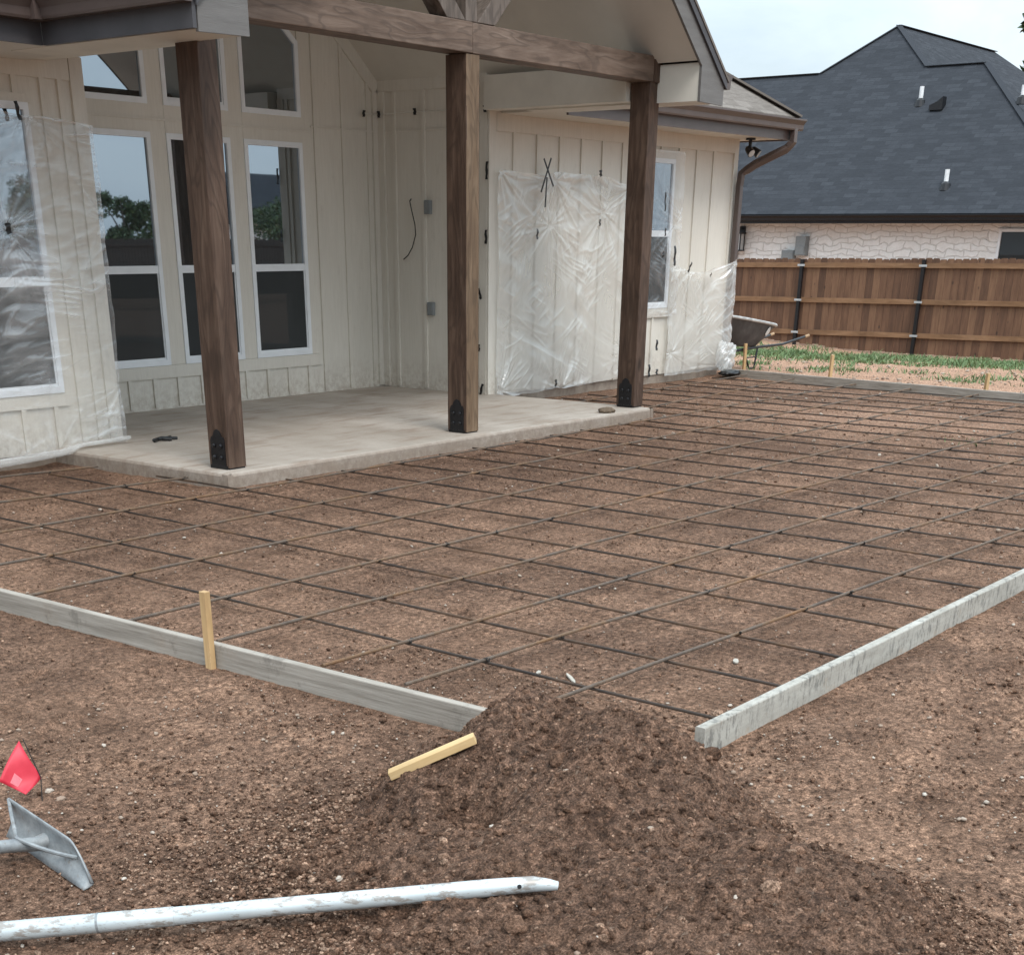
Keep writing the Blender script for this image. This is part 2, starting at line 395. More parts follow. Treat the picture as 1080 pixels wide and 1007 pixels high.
n = N('white_stone'); W = n.coord(scale=(1, 1, 1))
br = n.new('ShaderNodeTexBrick'); sx3 = n.new('ShaderNodeSeparateXYZ'); n.link(W, sx3.inputs[0]); cx3 = n.new('ShaderNodeCombineXYZ'); n.link(sx3.outputs['Y'], cx3.inputs[0]); n.link(sx3.outputs['Z'], cx3.inputs[1]); mp = cx3.outputs[0]
nzv = n.new('ShaderNodeVectorMath', operation='ADD'); sc_ = n.new('ShaderNodeVectorMath', operation='SCALE'); nt = n.new('ShaderNodeTexNoise'); nt.inputs['Scale'].default_value = 2.2; n.link(mp, nt.inputs['Vector'])
n.link(nt.outputs['Color'], sc_.inputs[0]); sc_.inputs['Scale'].default_value = .34; n.link(mp, nzv.inputs[0]); n.link(sc_.outputs[0], nzv.inputs[1])
n.link(nzv.outputs[0], br.inputs['Vector']); br.inputs['Scale'].default_value = 1; br.inputs['Brick Width'].default_value = .40; br.inputs['Row Height'].default_value = .125; br.inputs['Mortar Size'].default_value = .012
br.inputs['Mortar Smooth'].default_value = .4
br.inputs['Color1'].default_value = (.84, .835, .82, 1); br.inputs['Color2'].default_value = (.90, .895, .885, 1); br.inputs['Mortar'].default_value = (.70, .685, .66, 1)
c = n.mix(n.ramp(n.noise(7, 6, .7, W), [(.4, .35), (.65, 0.0)]), br.outputs['Color'], (.66, .63, .60))
n.col(c).rough(.9); n.bump(br.outputs['Fac'], .8, -.02); n.bump(n.noise(12, 6, .7, W), .9, .03); M_stone = n.m

n = N('fence_cedar'); v = n.coord(scale=(1, 1, .14))
t = n.attr('tint')
c = n.ramp(n.math('ADD', n.math('MULTIPLY', t, .32), n.math('MULTIPLY', n.noise(15, 6, .72, v), .68)), [(.25, (.052, .024, .013)), (.5, (.120, .058, .031)), (.75, (.205, .110, .060))])
c = n.mix(n.ramp(n.voro(5.5, n.coord(scale=(1, 1, .55))), [(.06, .75), (.12, 0.0)]), c, (.026, .013, .008))
n.col(c).rough(.75); n.bump(n.noise(25, 5, .7, v), .3, .005); M_fence = n.m
M_rail = timber('cedar_rail', (.145, .075, .037), (.215, .118, .062), (.30, .175, .10), 'y', False)
M_galv = simple('galvanised_bracket', (.50, .52, .54), .4, .6)
n = N('grass_blades'); n.col(n.ramp(n.attr('tint'), [(0, (.055, .095, .032)), (.5, (.115, .185, .070)), (.8, (.185, .26, .11)), (1, (.31, .29, .18))])).rough(.7); M_grass = n.m
n = N('leaves'); n.col(n.ramp(n.attr('tint'), [(0, (.014, .032, .010)), (.6, (.034, .066, .020)), (1, (.075, .115, .04))])).rough(.7); M_leaf = n.m
M_bark = simple('bark', (.06, .045, .035), .9, var=.3)
n = N('barrow_tray'); n.col(n.ramp(n.noise(5, 6, .7), [(.3, (.040, .042, .046)), (.6, (.085, .088, .092)), (.8, (.17, .165, .16))])).rough(.6).metal(.2); M_tray = n.m
M_traylip = simple('scuffed_tray_rim', (.42, .42, .41), .55, .2, var=.4, scale=9)
M_grip = simple('tan_grip', (.34, .22, .12), .6)
M_tyre = simple('tyre_rubber', (.02, .02, .02), .8)
M_lampglass = simple('lantern_glass', (.45, .46, .46), .2)
M_string = simple('string', (.62, .60, .55), .8)
M_pvc = simple('white_pvc', (.72, .73, .74), .5)
M_stonebrown = simple('brown_clod', (.13, .095, .065), .95, var=.4, scale=30, bump=.8)
M_paint_white = simple('white_logo_paint', (.62, .62, .60), .6)

# ------------------------------------------------------------------ ground
def base_level(x, y):
    z = -0.036 + 0*x
    z = z - .034*np.clip(x-17.8, 0, 9.0)*(1-.45*sstep(11.5, 14.5, y)) - .08*np.clip(x-28, 0, 5)
    return z
MOUNDS = [  # cx, cy, h, s toward camera(-x), s away(+x), s-y, s+y
    (3.36, 2.48, .350, .56, .25, .36, .26),
    (3.38, 2.08, .335, .58, .26, .34, .30),
    (3.12, 1.52, .19, .58, .25, .46, .40),
    (2.72, 2.05, .13, .50, .40, .60, .42),
    (2.75, 1.05, .10, .60, .36, .60, .40),
    (2.60, 2.50, .05, .40, .40, .30, .30)]
def mound(x, y):
    wx = x + .09*fbm(x*2.2, y*2.2, 3, 71); wy = y + .09*fbm(x*2.2+9, y*2.2, 3, 73)
    t = 0*x
    for cx, cy, h, sa, sb, sc, sd in MOUNDS:
        dx = wx-cx; dy = wy-cy
        r2 = np.where(dx < 0, dx/sa, dx/sb)**2 + np.where(dy < 0, dy/sc, dy/sd)**2
        t = t + (h*np.exp(-r2*.9))**3
    m = np.cbrt(t)
    for cx, cy, h, s in ((2.96, 2.37, .11, .085), (2.88, 2.30, .05, .10), (2.74, 2.52, .045, .11), (3.0, 1.62, .04, .15), (2.75, 1.9, .04, .11), (3.22, 2.28, .045, .09)):
        m = m - h*np.exp(-((wx-cx)**2+(wy-cy)**2)/s**2)
    return np.maximum(m, 0)
PRINTS = [(2.9, 4.3, .4), (3.2, 4.9, .55), (3.05, 5.6, .3), (2.5, 4.9, 2.2), (2.0, 4.1, .9), (2.75, 3.75, 1.9), (4.6, 1.75, .2), (5.3, 1.55, .1), (6.0, 1.75, .15), (4.35, .9, 2.6), (5.6, .55, 2.8), (4.7, 3.6, .8), (5.2, 4.25, .7), (5.5, 5.1, .9), (6.3, 3.4, 1.2), (7.2, 4.2, .5), (6.9, 5.6, 2.4), (8.3, 3.3, .2), (5.0, 6.4, .5), (8.6, 5.8, .4)]
def height(x, y, with_mound=True):
    z = base_level(x, y)
    inside = sstep(3.8, 3.9, x)*sstep(2.26, 2.36, y)*(1-sstep(17.3, 17.5, x))
    amp = 1-.35*inside
    z = z + amp*(.016*fbm(x*1.1, y*1.1, 4, 3) + .013*fbm(x*4.2, y*4.2, 4, 5) + .006*fbm(x*15, y*15, 3, 8))
    z0_ = base_level(x, y)-.012; nb_ = np.maximum(np.exp(-((x-3.80)/.16)**2)*sstep(2.0, 2.3, y), np.exp(-((y-2.27)/.16)**2)*sstep(3.7, 3.9, x)); z = z0_+(z-z0_)*(1-.75*nb_)
    rid = 1-np.abs(pnoise(x*7.5+.6*pnoise(x*2, y*2, 40), y*9.5, 31))*2
    z = z + amp*.007*np.clip(rid, 0, 1)**3*sstep(-.1, .4, fbm(x*1.3, y*1.3, 2, 44))
    out = (1-inside)*(1-.75*nb_)
    z = z + out*(.018*fbm(x*2.3+4, y*1.6, 3, 51) + .010*np.clip(1-np.abs(pnoise(x*1.1, y*6.5, 57))*3, 0, 1)*sstep(-.1, .3, pnoise(x*.7, y*.7, 59)))
    z = z - .012*inside
    for px_, py_, ra in PRINTS:
        c_, s_ = math.cos(ra), math.sin(ra); dx = x-px_; dy = y-py_; a_ = dx*c_+dy*s_; b_ = -dx*s_+dy*c_
        e = np.minimum((a_/.095)**2+(b_/.050)**2, ((a_+.125)/.045)**2+(b_/.038)**2)
        z = z - .013*(1-sstep(.7, 1.15, e)) + .006*np.exp(-((e-1.5)/.45)**2) + .004*(1-sstep(.8, 1.1, e))*(np.sin(a_*230) > 0)
    tr = y-(1.02+.10*np.sin(x*.55)+.03*x); trm = sstep(3.9, 4.6, x)*(1-sstep(15, 17, x))
    z = z - trm*(.016*np.exp(-(tr/.045)**4) - .007*np.exp(-((np.abs(tr)-.075)/.025)**2))
    z = z + .012*np.exp(-((y-7.86)/.10)**2)*sstep(6.7, 7.0, x)*(1-sstep(12.7, 13, x)) + .012*np.exp(-((x-6.95)/.10)**2)*sstep(7.7, 8, y)
    if with_mound:
        mo = mound(x, y); k = sstep(.01, .06, mo)
        z = z + mo + k*(.022*fbm(x*6, y*6, 4, 23) + .014*fbm(x*20, y*20, 3, 29) + .009*np.clip(1-np.abs(pnoise(x*27, y*27, 37))*2.6, 0, 1))
    return z
def axis(segs, a0, a1):
    out = []
    for lo, hi, st in segs: out += list(np.arange(lo, hi-1e-9, st))
    out.append(segs[-1][1])
    lo = []; s = segs[0][2]; p = segs[0][0]
    while p > a0: s *= 1.25; p -= s; lo.append(p)
    hi = []; s = segs[-1][2]; p = segs[-1][1]
    while p < a1: s *= 1.25; p += s; hi.append(p)
    return np.array(lo[::-1] + out + hi)
gx = axis([(1.2, 4.5, .009), (4.5, 7.0, .018), (7.0, 11, .03), (11, 18, .05), (18, 28, .12)], -160, 260)
gy = axis([(.4, 3.7, .009), (3.7, 6.0, .016), (6.0, 8.2, .025), (8.2, 12, .05)], -170, 220)
GX, GY = np.meshgrid(gx, gy, indexing='ij')
far = 1-sstep(30, 60, np.hypot(GX, GY))
GZ = height(GX, GY)*far + (-.5)*(1-far)*1.0
nx, ny = GX.shape
V = np.stack([GX, GY, GZ], -1).reshape(-1, 3)
i = np.arange(nx-1)[:, None]*ny + np.arange(ny-1)[None]
Q = np.stack([i, i+ny, i+ny+1, i+1], -1).reshape(-1, 4)
def masks(x, y):
    mo = mound(x, y)
    moist = sstep(.015, .07, mo)*.95
    ring = np.exp(-((x-2.7)**2/1.0+(y-2.6)**2/.6)); moist = np.maximum(moist, .8*ring)
    moist = np.maximum(moist, .55*sstep(.0, .35, fbm(x*.8, y*.8, 3, 61)))
    moist = np.maximum(moist, .75*np.exp(-((x-9.0)**2/3.5+(y-6.9)**2/1.0)))
    dusty = sstep(-.22, .22, fbm(x*.9+7, y*.9, 4, 83))*(1-.85*sstep(.02, .08, mo))
    dusty = dusty*(1-.35*sstep(3.7, 4.0, x)*sstep(2.2, 2.4, y)); dusty = np.maximum(dusty, .95*np.exp(-((x-4.7)**2/.9+(y-1.5)**2/.25)))
    tan = sstep(17.1, 17.9, x+.3*fbm(x, y, 2, 90))*.9*(1-sstep(60, 120, x))
    tan = np.maximum(tan, .55*np.exp(-((x-14.2)**2/1.6+(y-6.2)**2/2.5)))
    return moist, dusty, tan
mo_, du_, ta_ = masks(V[:, 0], V[:, 1])
g = fast_mesh('ground', V, Q, M_ground, {'moist': mo_, 'dusty': du_, 'tan': ta_})
tag(g, kind='structure')
# the heap is a skin of its own over the ground it lies on
hx = np.arange(1.25, 4.35, .0085); hy = np.arange(-.15, 3.45, .0085)
HX, HY = np.meshgrid(hx, hy, indexing='ij'); mm = mound(HX, HY)
HZ = height(HX, HY) + .004 + .006*sstep(.03, .10, mm); nx2, ny2 = HX.shape
keep = mm > .035+.012*fbm(HX*9, HY*9, 3, 15)
idx = np.arange(nx2*ny2).reshape(nx2, ny2)
Qh = np.stack([idx[:-1, :-1], idx[1:, :-1], idx[1:, 1:], idx[:-1, 1:]], -1).reshape(-1, 4)
kq = keep[:-1, :-1] & keep[1:, :-1] & keep[1:, 1:] & keep[:-1, 1:]
Qh = Qh[kq.ravel()]
used = np.unique(Qh); rem = -np.ones(nx2*ny2, np.int64); rem[used] = np.arange(len(used))
Vh = np.stack([HX, HY, HZ], -1).reshape(-1, 3)[used]
mo_, du_, ta_ = masks(Vh[:, 0], Vh[:, 1])
hm = fast_mesh('dirt_mound', Vh, rem[Qh], M_ground, {'moist': mo_, 'dusty': du_*.3, 'tan': ta_*0})
tag(hm, 'loose heap of dark crumbly soil dumped on the corner of the wooden formwork', 'dirt pile')

def hit(px, py, up=0.0):
    d = RX*((px-CX)/F) + DN*((py-CY)/F) + FW; d.normalize(); t_ = np.arange(2.0, 9, .004)
    X_ = EYE.x+d.x*t_; Y_ = EYE.y+d.y*t_; Z_ = EYE.z+d.z*t_; k = np.argmax(Z_-up < height(X_, Y_)); return Vector((X_[k], Y_[k], Z_[k]))
# ------------------------------------------------------------------ clods and pebbles
def ico(sub):
    t = (1+5**.5)/2
    v = [(-1,t,0),(1,t,0),(-1,-t,0),(1,-t,0),(0,-1,t),(0,1,t),(0,-1,-t),(0,1,-t),(t,0,-1),(t,0,1),(-t,0,-1),(-t,0,1)]
    f = [(0,11,5),(0,5,1),(0,1,7),(0,7,10),(0,10,11),(1,5,9),(5,11,4),(11,10,2),(10,7,6),(7,1,8),(3,9,4),(3,4,2),(3,2,6),(3,6,8),(3,8,9),(4,9,5),(2,4,11),(6,2,10),(8,6,7),(9,8,1)]
    v = [np.array(p)/np.linalg.norm(p) for p in v]
    for _ in range(sub):
        c = {}; nf = []
        def midp(a, b):
            k = (min(a, b), max(a, b))
            if k not in c:
                p = v[a]+v[b]; v.append(p/np.linalg.norm(p)); c[k] = len(v)-1
            return c[k]
        for a, b, d in f:
            ab, bd, da = midp(a, b), midp(b, d), midp(d, a); nf += [(a,ab,da),(b,bd,ab),(d,da,bd),(ab,bd,da)]
        f = nf
    return np.array(v), np.array(f)
def lumps(xy, r, sub, tint, sink=.27, flat=.72, jit=.30):
    v, f = ico(sub); n = len(r); k = len(v)
    a = RNG.uniform(0, 2*PI, n); b = RNG.uniform(0, 2*PI, n)
    ca, sa, cb, sb = np.cos(a), np.sin(a), np.cos(b), np.sin(b)
    P = v[None]*(1+RNG.uniform(-jit, jit, (n, k, 1)))*RNG.uniform(.65, 1.25, (n, 1, 3))
    x = P[..., 0]*cb[:, None]-P[..., 2]*sb[:, None]; z = P[..., 0]*sb[:, None]+P[..., 2]*cb[:, None]
    x2 = x*ca[:, None]-P[..., 1]*sa[:, None]; y2 = x*sa[:, None]+P[..., 1]*ca[:, None]
    P = np.stack([x2, y2, z*flat], -1)*r[:, None, None]
    zz = height(xy[:, 0], xy[:, 1]) + .004 + r*flat*(1-2*sink)
    P += np.stack([xy[:, 0], xy[:, 1], zz], -1)[:, None]
    Fq = (f[None]+(np.arange(n)*k)[:, None, None]).reshape(-1, 3)
    return P.reshape(-1, 3), Fq, np.repeat(tint, k)
def scatter(name, specs, material):
    Vs = []; Fs = []; Ts = []; off = 0
    for xy, r, sub, tint in specs:
        v, f, t = lumps(xy, r, sub, tint); Vs.append(v); Fs.append(f+off); Ts.append(t); off += len(v)
    o = fast_mesh(name, np.concatenate(Vs), np.concatenate(Fs), material, {'tint': np.concatenate(Ts)}, smooth=False)
    return tag(o, kind='stuff')
def pick(n, x0, x1, y0, y1, dens):
    x = RNG.uniform(x0, x1, n); y = RNG.uniform(y0, y1, n); k = RNG.uniform(0, 1, n) < dens(x, y)
    free = ~((x > 6.85) & (x < 12.75) & (y > 7.8)) & ~((y > 9.8) & (x < 17.9)) & ~((np.abs(x-3.80) < .05) & (y > 2.2)) & ~((np.abs(y-2.27) < .05) & (x > 3.7) & (x < 17))
    k &= free
    return np.stack([x[k], y[k]], -1)
def dens_near(x, y):
    mo = mound(x, y); cl = sstep(.0, .35, fbm(x*2.1, y*2.1, 3, 101))
    d = .012+.05*cl
    return np.clip(np.maximum(d, sstep(.01, .05, mo)*(.55+.45*cl))+.5*np.exp(-((x-2.65)**2+(y-2.5)**2)/.35), 0, 1)
def size(n, lo, hi, p=2.6): return lo*(1+(((hi/lo)**(1-p)-1)*RNG.uniform(0, 1, n)))**(1/(1-p)) if False else np.clip(lo*RNG.uniform(0, 1, n)**(-1/p), lo, hi)
def tints(n, lo=.1, hi=.85): return RNG.uniform(lo, hi, n)
a1 = pick(330000, 1.3, 4.6, -.1, 4.2, dens_near); a2 = pick(20000, 1.3, 4.4, -.1, 3.6, lambda x, y: np.clip(sstep(.01, .06, mound(x, y))*1.0+.015+.35*np.exp(-((x-2.6)**2+(y-2.5)**2)/.3), 0, 1))
a3 = pick(130, 1.4, 4.2, .0, 3.3, lambda x, y: np.clip(sstep(.01, .05, mound(x, y))+.08, 0, 1))
b1 = pick(30000, 3.85, 9.5, .3, 9.5, lambda x, y: .12+.55*sstep(.0, .4, fbm(x*1.5, y*1.5, 3, 111)))
b2 = pick(9000, 9.0, 17.5, 2.3, 9.6, lambda x, y: .2+.5*sstep(.0, .4, fbm(x*1.1, y*1.1, 3, 113)))
c1 = pick(13000, 3.9, 10, -1.0, 2.25, lambda x, y: .15+.8*sstep(.05, .4, fbm(x*1.6, y*1.6, 3, 117)))
d1 = pick(9000, 1.2, 3.8, 3.3, 8.5, lambda x, y: .2+.6*sstep(.0, .4, fbm(x*1.6, y*1.6, 3, 119)))
a4 = pick(12000, 1.5, 3.5, -.3, 2.6, lambda x, y: sstep(.02, .06, mound(x, y))*sstep(3.2, 2.5, x)*sstep(-.25, .25, fbm(x*1.8, y*1.8, 3, 161))+.02)
def mt(xy, lo, hi):
    m_ = sstep(.02, .08, mound(xy[:, 0], xy[:, 1])); return np.clip(tints(len(xy), lo, hi) + .22*(1-m_), 0, .98)
scatter('soil_clods', [(a1, size(len(a1), .0024, .0068, 2.2), 0, mt(a1, .10, .98)), (a2, size(len(a2), .0045, .013, 2.7), 1, mt(a2, .12, .92)), (a3, size(len(a3), .013, .027, 3), 1, mt(a3, .2, .85)),
    (a4, size(len(a4), .005, .015, 2.6), 1, mt(a4, .12, .95)),
    (b1, size(len(b1), .003, .009, 2.8), 0, tints(len(b1), .5, 1.0)), (b2, size(len(b2), .005, .014, 3), 0, tints(len(b2), .55, 1.0)),
    (c1, size(len(c1), .0036, .013, 2.7), 0, tints(len(c1), .5, 1.0)), (d1, size(len(d1), .003, .009, 2.7), 0, tints(len(d1), .5, 1.0))], M_clod)
p1 = pick(3200, 1.3, 4.6, -.1, 4.4, lambda x, y: .6+0*x); p2 = pick(4200, 3.85, 10, .3, 9.4, lambda x, y: .25+.6*sstep(.1, .4, fbm(x*.9, y*.9, 3, 121)))
p3 = pick(2600, 9, 17.4, 2.4, 9.7, lambda x, y: .3+.7*np.exp(-((x-14)**2/3+(y-6.5)**2/5))); p4 = pick(1500, 17.6, 24, 4, 12, lambda x, y: .5+0*x); p5 = pick(500, 3.9, 9, -1, 2.2, lambda x, y: .6+0*x)
scatter('caliche_pebbles', [(p1, size(len(p1), .0022, .008, 2.5), 1, tints(len(p1), 0, 1)), (p2, size(len(p2), .0028, .011, 2.6), 0, tints(len(p2), 0, 1)), (p3, size(len(p3), .005, .018, 2.6), 0, tints(len(p3), .1, .9)),
    (p4, size(len(p4), .008, .03, 2.3), 0, tints(len(p4), 0, .8)), (p5, size(len(p5), .003, .012, 2.5), 0, tints(len(p5), 0, 1))], M_peb)
def rock(name, x, y, r, material, label, cat, squash=.7, z=None, tint=.5):
    v, f = ico(3); v = v*np.array([1.15, .85, squash])
    s = v/np.linalg.norm(v, axis=1, keepdims=True)
    sd = int(x*977+y*331) % 500
    d = 1+.34*fbm(s[:, 0]*1.3+sd, s[:, 1]*1.3+s[:, 2]*1.9, 4, sd)
    P = v*d[:, None]*r
    zz = (height(np.array([x]), np.array([y]))[0] if z is None else z) + r*squash*.45
    o = fast_mesh(name, P, f, material, {'tint': np.full(len(P), tint)}, smooth=False); o.location = (x, y, zz)
    return tag(o, label, cat)
h1_ = hit(812, 941); h2_ = hit(776, 938)
rock('rock', h1_.x, h1_.y, .027, M_clod, 'large grey-brown rock lying on the lower right flank of the dirt heap', 'rock', .7, tint=.92)
rock('rock', h2_.x, h2_.y, .020, M_clod, 'dark rounded dirt lump left of the large rock on the heap', 'dirt lump', .8, tint=.35)
rock('rock', 2.42, 2.58, .023, M_clod, 'dark round dirt lump on the ground just above the long pale pole', 'dirt lump', .9, tint=.3)
rock('rock', 2.45, 2.44, .010, M_peb, 'small white stone on dark soil above the long pale pole', 'stone', .8, tint=.9)
rock('rock', 2.60, 1.92, .0125, M_peb, 'small white stone under the tapered end of the long pole', 'stone', .7, tint=1.0)
rock('rock', 2.385, 3.62, .016, M_peb, 'flat orange-tan stone at the foot of the red flag wire', 'stone', .5, tint=.12)
rock('rock', 2.40, 3.70, .013, M_peb, 'pale stone just behind the red flag wire', 'stone', .7, tint=.8)
rock('rock', 4.60, 2.46, .022, M_clod, 'tan dirt lump beside the near end of the cement smeared form board', 'dirt lump', .6, tint=.97)
def chip(px, py, L, W, rz, label):
    h_ = hit(px, py); mb = MB(); n_ = 9; rr_ = random.Random(px)
    poly = [(L*math.cos(a)*rr_.uniform(.6, 1), W*math.sin(a)*rr_.uniform(.6, 1), 0) for a in np.linspace(0, 2*PI, n_, endpoint=False)]
    mb.prism(poly, (0, 0, .006)); o = obj('wood_chip', mb, M_chip); o.location = (h_.x, h_.y, h_.z+.006); o.rotation_euler = (.05, -.04, rz); tag(o, label, 'wood chip')
M_chip = simple('pale_chip', (.38, .35, .30), .8, var=.2, scale=30)
chip(602, 717, .075, .012, .9, 'long pale flat chip on the soil just behind the heap top')
chip(568, 711, .026, .012, .3, 'short pale flat chip on the soil left of the longer chip behind the heap')
chip(776, 699, .036, .016, .6, 'pale flat chip between the two long bars nearest the cement smeared board')
rock('dirt_clod', 12.05, 7.97, .085, M_stonebrown, 'brown dirt clod left on the porch slab beside the far post', 'dirt lump', .38, z=.07)

# ------------------------------------------------------------------ the house
YB, XS, YW, YL = 11.45, 12.62, 9.93, 9.9
SL = .07                                              # porch slab top
RIDGE = 9.9
house = empty('house', (9.9, 9.9, 0), 'beige board and batten house under construction with a timber post porch', 'house')
def part(name, mb, mat, parent=house, **k): return obj(name, mb, mat, parent, **k)
def ceil_z(x): return 3.04 + .8*(12.62-abs(x-RIDGE)-RIDGE)
# back wall of the porch, up to the vault
mb = MB(); top = ceil_z(RIDGE)
mb.prism([(7.60, YB, SL-.05), (12.62, YB, SL-.05), (12.62, YB, 3.04), (RIDGE, YB, top), (7.60, YB, ceil_z(7.6)) ], (0, .15, 0))
def batten_y(mb, x, z0, z1, y, w=.042, t=.019): mb.box(x-w/2, x+w/2, y-t, y+.002, z0, z1)
# trim around window block and battens
yt = YB-.018
for x0, x1 in ((9.49, 9.68), (10.47, 10.65), (11.45, 11.58)): mb.box(x0, x1, yt, YB+.002, .47, ceil_z(x1)-.02)
mb.box(7.9, 8.70, yt, YB+.002, .47, 3.2)
mb.box(7.62, 11.58, yt-.004, YB+.002, .355, .468)
mb.box(7.62, 9.49, yt-.003, YB+.002, 2.44, 2.66); mb.box(9.68, 10.47, yt-.003, YB+.002, 2.44, 2.66); mb.box(10.65, 11.45, yt-.003, YB+.002, 2.44, 2.66)
mb.box(7.62, 11.56, yt-.012, yt-.001, 2.535, 2.552)
for k in range(13): batten_y(mb, 7.75+.305*k, SL+.02, .357, YB)
for x in (11.66, 12.07, 12.46): batten_y(mb, x, SL+.02, ceil_z(x)-.03, YB)
mb.box(11.60, 12.60, YB-.012, YB+.001, 2.585, 2.60)
mb.beam((12.60, YB-.012, 2.98), (RIDGE+.05, YB-.012, 2.98+.8*(12.60-RIDGE-.05)), .028, .13, up=(0, 0, 1))
mb.box(12.53, 12.61, YB-.025, YB+.002, SL+.02, 2.95)
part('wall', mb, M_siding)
# side wall closing the recess on the right, faces -x
mb = MB(); mb.box(12.62, 12.77, YW+.004, YB+.13, SL-.05, 3.3)
def batten_x(mb, y, z0, z1, x, w=.042, t=.019): mb.box(x-t, x+.002, y-w/2, y+w/2, z0, z1)
for y in (11.20, 10.79, 10.36, 10.08): batten_x(mb, y, SL+.02, 2.95, 12.62)
mb.box(12.604, 12.622, YW+.016, YB-.03, 2.95, 3.06)
mb.box(12.602, 12.622, YW+.006, YW+.10, SL, 2.95)
mb.box(12.598, 12.622, YB-.11, YB-.027, SL+.01, 2.95)
mb.box(12.608, 12.621, YW+.11, YB-.12, 2.585, 2.60)
part('wall', mb, M_siding)
# right wing front wall
mb = MB(); mb.box(12.63, 17.75, YW, YW+.15, .06, 2.74); mb.box(17.60, 17.75, YW+.151, 16, .06, 2.74); mb.box(12.64, 17.6, 15.85, 16, .06, 2.7)
mb.box(12.61, 12.73, YW-.02, YW+.003, .05, 2.735)
mb.box(12.735, 17.66, YW-.022, YW+.003, 2.56, 2.735)
for k in range(12):
    x = 13.04+.413*k
    if 15.3 < x < 16.25:
        batten_y(mb, x, .06, .72, YW); batten_y(mb, x, 2.52, 2.56, YW)
    elif x < 17.5: batten_y(mb, x, .06, 2.56, YW)
mb.box(15.25, 15.34, YW-.02, YW+.002, .73, 2.53); mb.box(16.24, 16.33, YW-.02, YW+.002, .73, 2.53)
mb.box(15.342, 16.238, YW-.02, YW+.002, 2.44, 2.53); mb.box(15.25, 16.33, YW-.024, YW+.002, .725, .83)
mb.box(17.665, 17.765, YW-.02, YW+.003, .06, 2.735); mb.box(17.748, 17.772, YW-.018, YW+.10, .062, 2.73)
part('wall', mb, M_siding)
mb = MB(); mb.box(12.78, 17.70, YW+.015, YW+.2, -.25, .058); mb.box(17.55, 17.70, YW+.21, 15.9, -.4, .058); part('foundation', mb, M_found)
# left wing front wall and its return
mb = MB(); mb.box(1.5, 7.60, YL, YL+.15, .05, 2.78); mb.box(7.45, 7.60, YL+.151, 11.6, .05, 2.9); mb.box(1.5, 1.65, YL+.151, 16, .05, 2.78)
mb.box(7.50, 7.612, YL-.02, YL+.003, .05, 2.775); mb.box(7.595, 7.62, YL-.018, YL+.09, .055, 2.77)
for x in (7.40, 7.24): batten_y(mb, x, .05, 2.62, YL)
mb.box(1.5, 7.49, YL-.022, YL+.003, 2.62, 2.775)
for k in range(18): batten_y(mb, 7.0-.305*k, .05, .385, YL)
for k in range(4): batten_y(mb, 7.0-.305*k, 2.51, 2.62, YL)
mb.box(5.6, 7.12, YL-.021, YL+.002, .385, .485); mb.box(5.6, 7.12, YL-.021, YL+.002, 2.455, 2.51)
for k in range(12): batten_y(mb, 5.5-.36*k, .05, 2.62, YL)
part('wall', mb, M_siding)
mb = MB(); mb.box(1.6, 7.55, YL+.015, YL+.2, -.3, .048); part('foundation', mb, M_found)
# slab of the porch: slightly wavy nosing
P = []
mb = MB()
xs = np.linspace(7.0, 12.70, 90); fr = 7.86 + .012*fbm(xs*2, xs*0, 3, 5)
prof = [(0.0, -.16), (0.004, .045), (.018, .066), (.05, SL)]
G = np.zeros((len(xs), 6, 3))
for i_, x in enumerate(xs):
    for j, (dy, z) in enumerate(prof): G[i_, j] = (x, fr[i_]+dy+.004*pnoise(np.array(x*9.), np.array(z*40.), 3), z)
    G[i_, 4] = (x, 9.6, SL); G[i_, 5] = (x, 11.5, SL)
mb.grid(G)
ys = np.linspace(7.86, 11.5, 60); G2 = np.zeros((len(ys), 4, 3))
for i_, y in enumerate(ys):
    for j, (dx, z) in enumerate(prof): G2[i_, j] = (7.0 - .05 + dx + .006*pnoise(np.array(y*3.), np.array(z*20.), 9), y+(.05-dx if i_ == 0 else 0)*0, z)
mb.grid(G2[::-1])
G3 = np.zeros((2, 4, 3))
for i_, y in enumerate((7.86, 9.94)):
    for j, (dx, z) in enumerate(prof): G3[i_, j] = (12.75-dx, y, z)
mb.grid(G3)
mb.f += [(len(mb.v), len(mb.v)+1, len(mb.v)+2, len(mb.v)+3)]; mb.v += [(12.70, 7.91, SL), (12.705, 9.94, SL), (12.70, 9.94, SL), (12.695, 7.91, SL)]
# closing corner prisms
mb.prism([(6.952, 7.862, -.16), (7.0, 7.862, -.16), (7.0, 7.92, -.16), (6.952, 7.92, -.16)], (0, 0, .16+.062))
mb.prism([(12.70, 7.862, -.16), (12.748, 7.862, -.16), (12.748, 7.92, -.16), (12.70, 7.92, -.16)], (0, 0, .16+.062))
part('porch_slab', mb, M_conc)

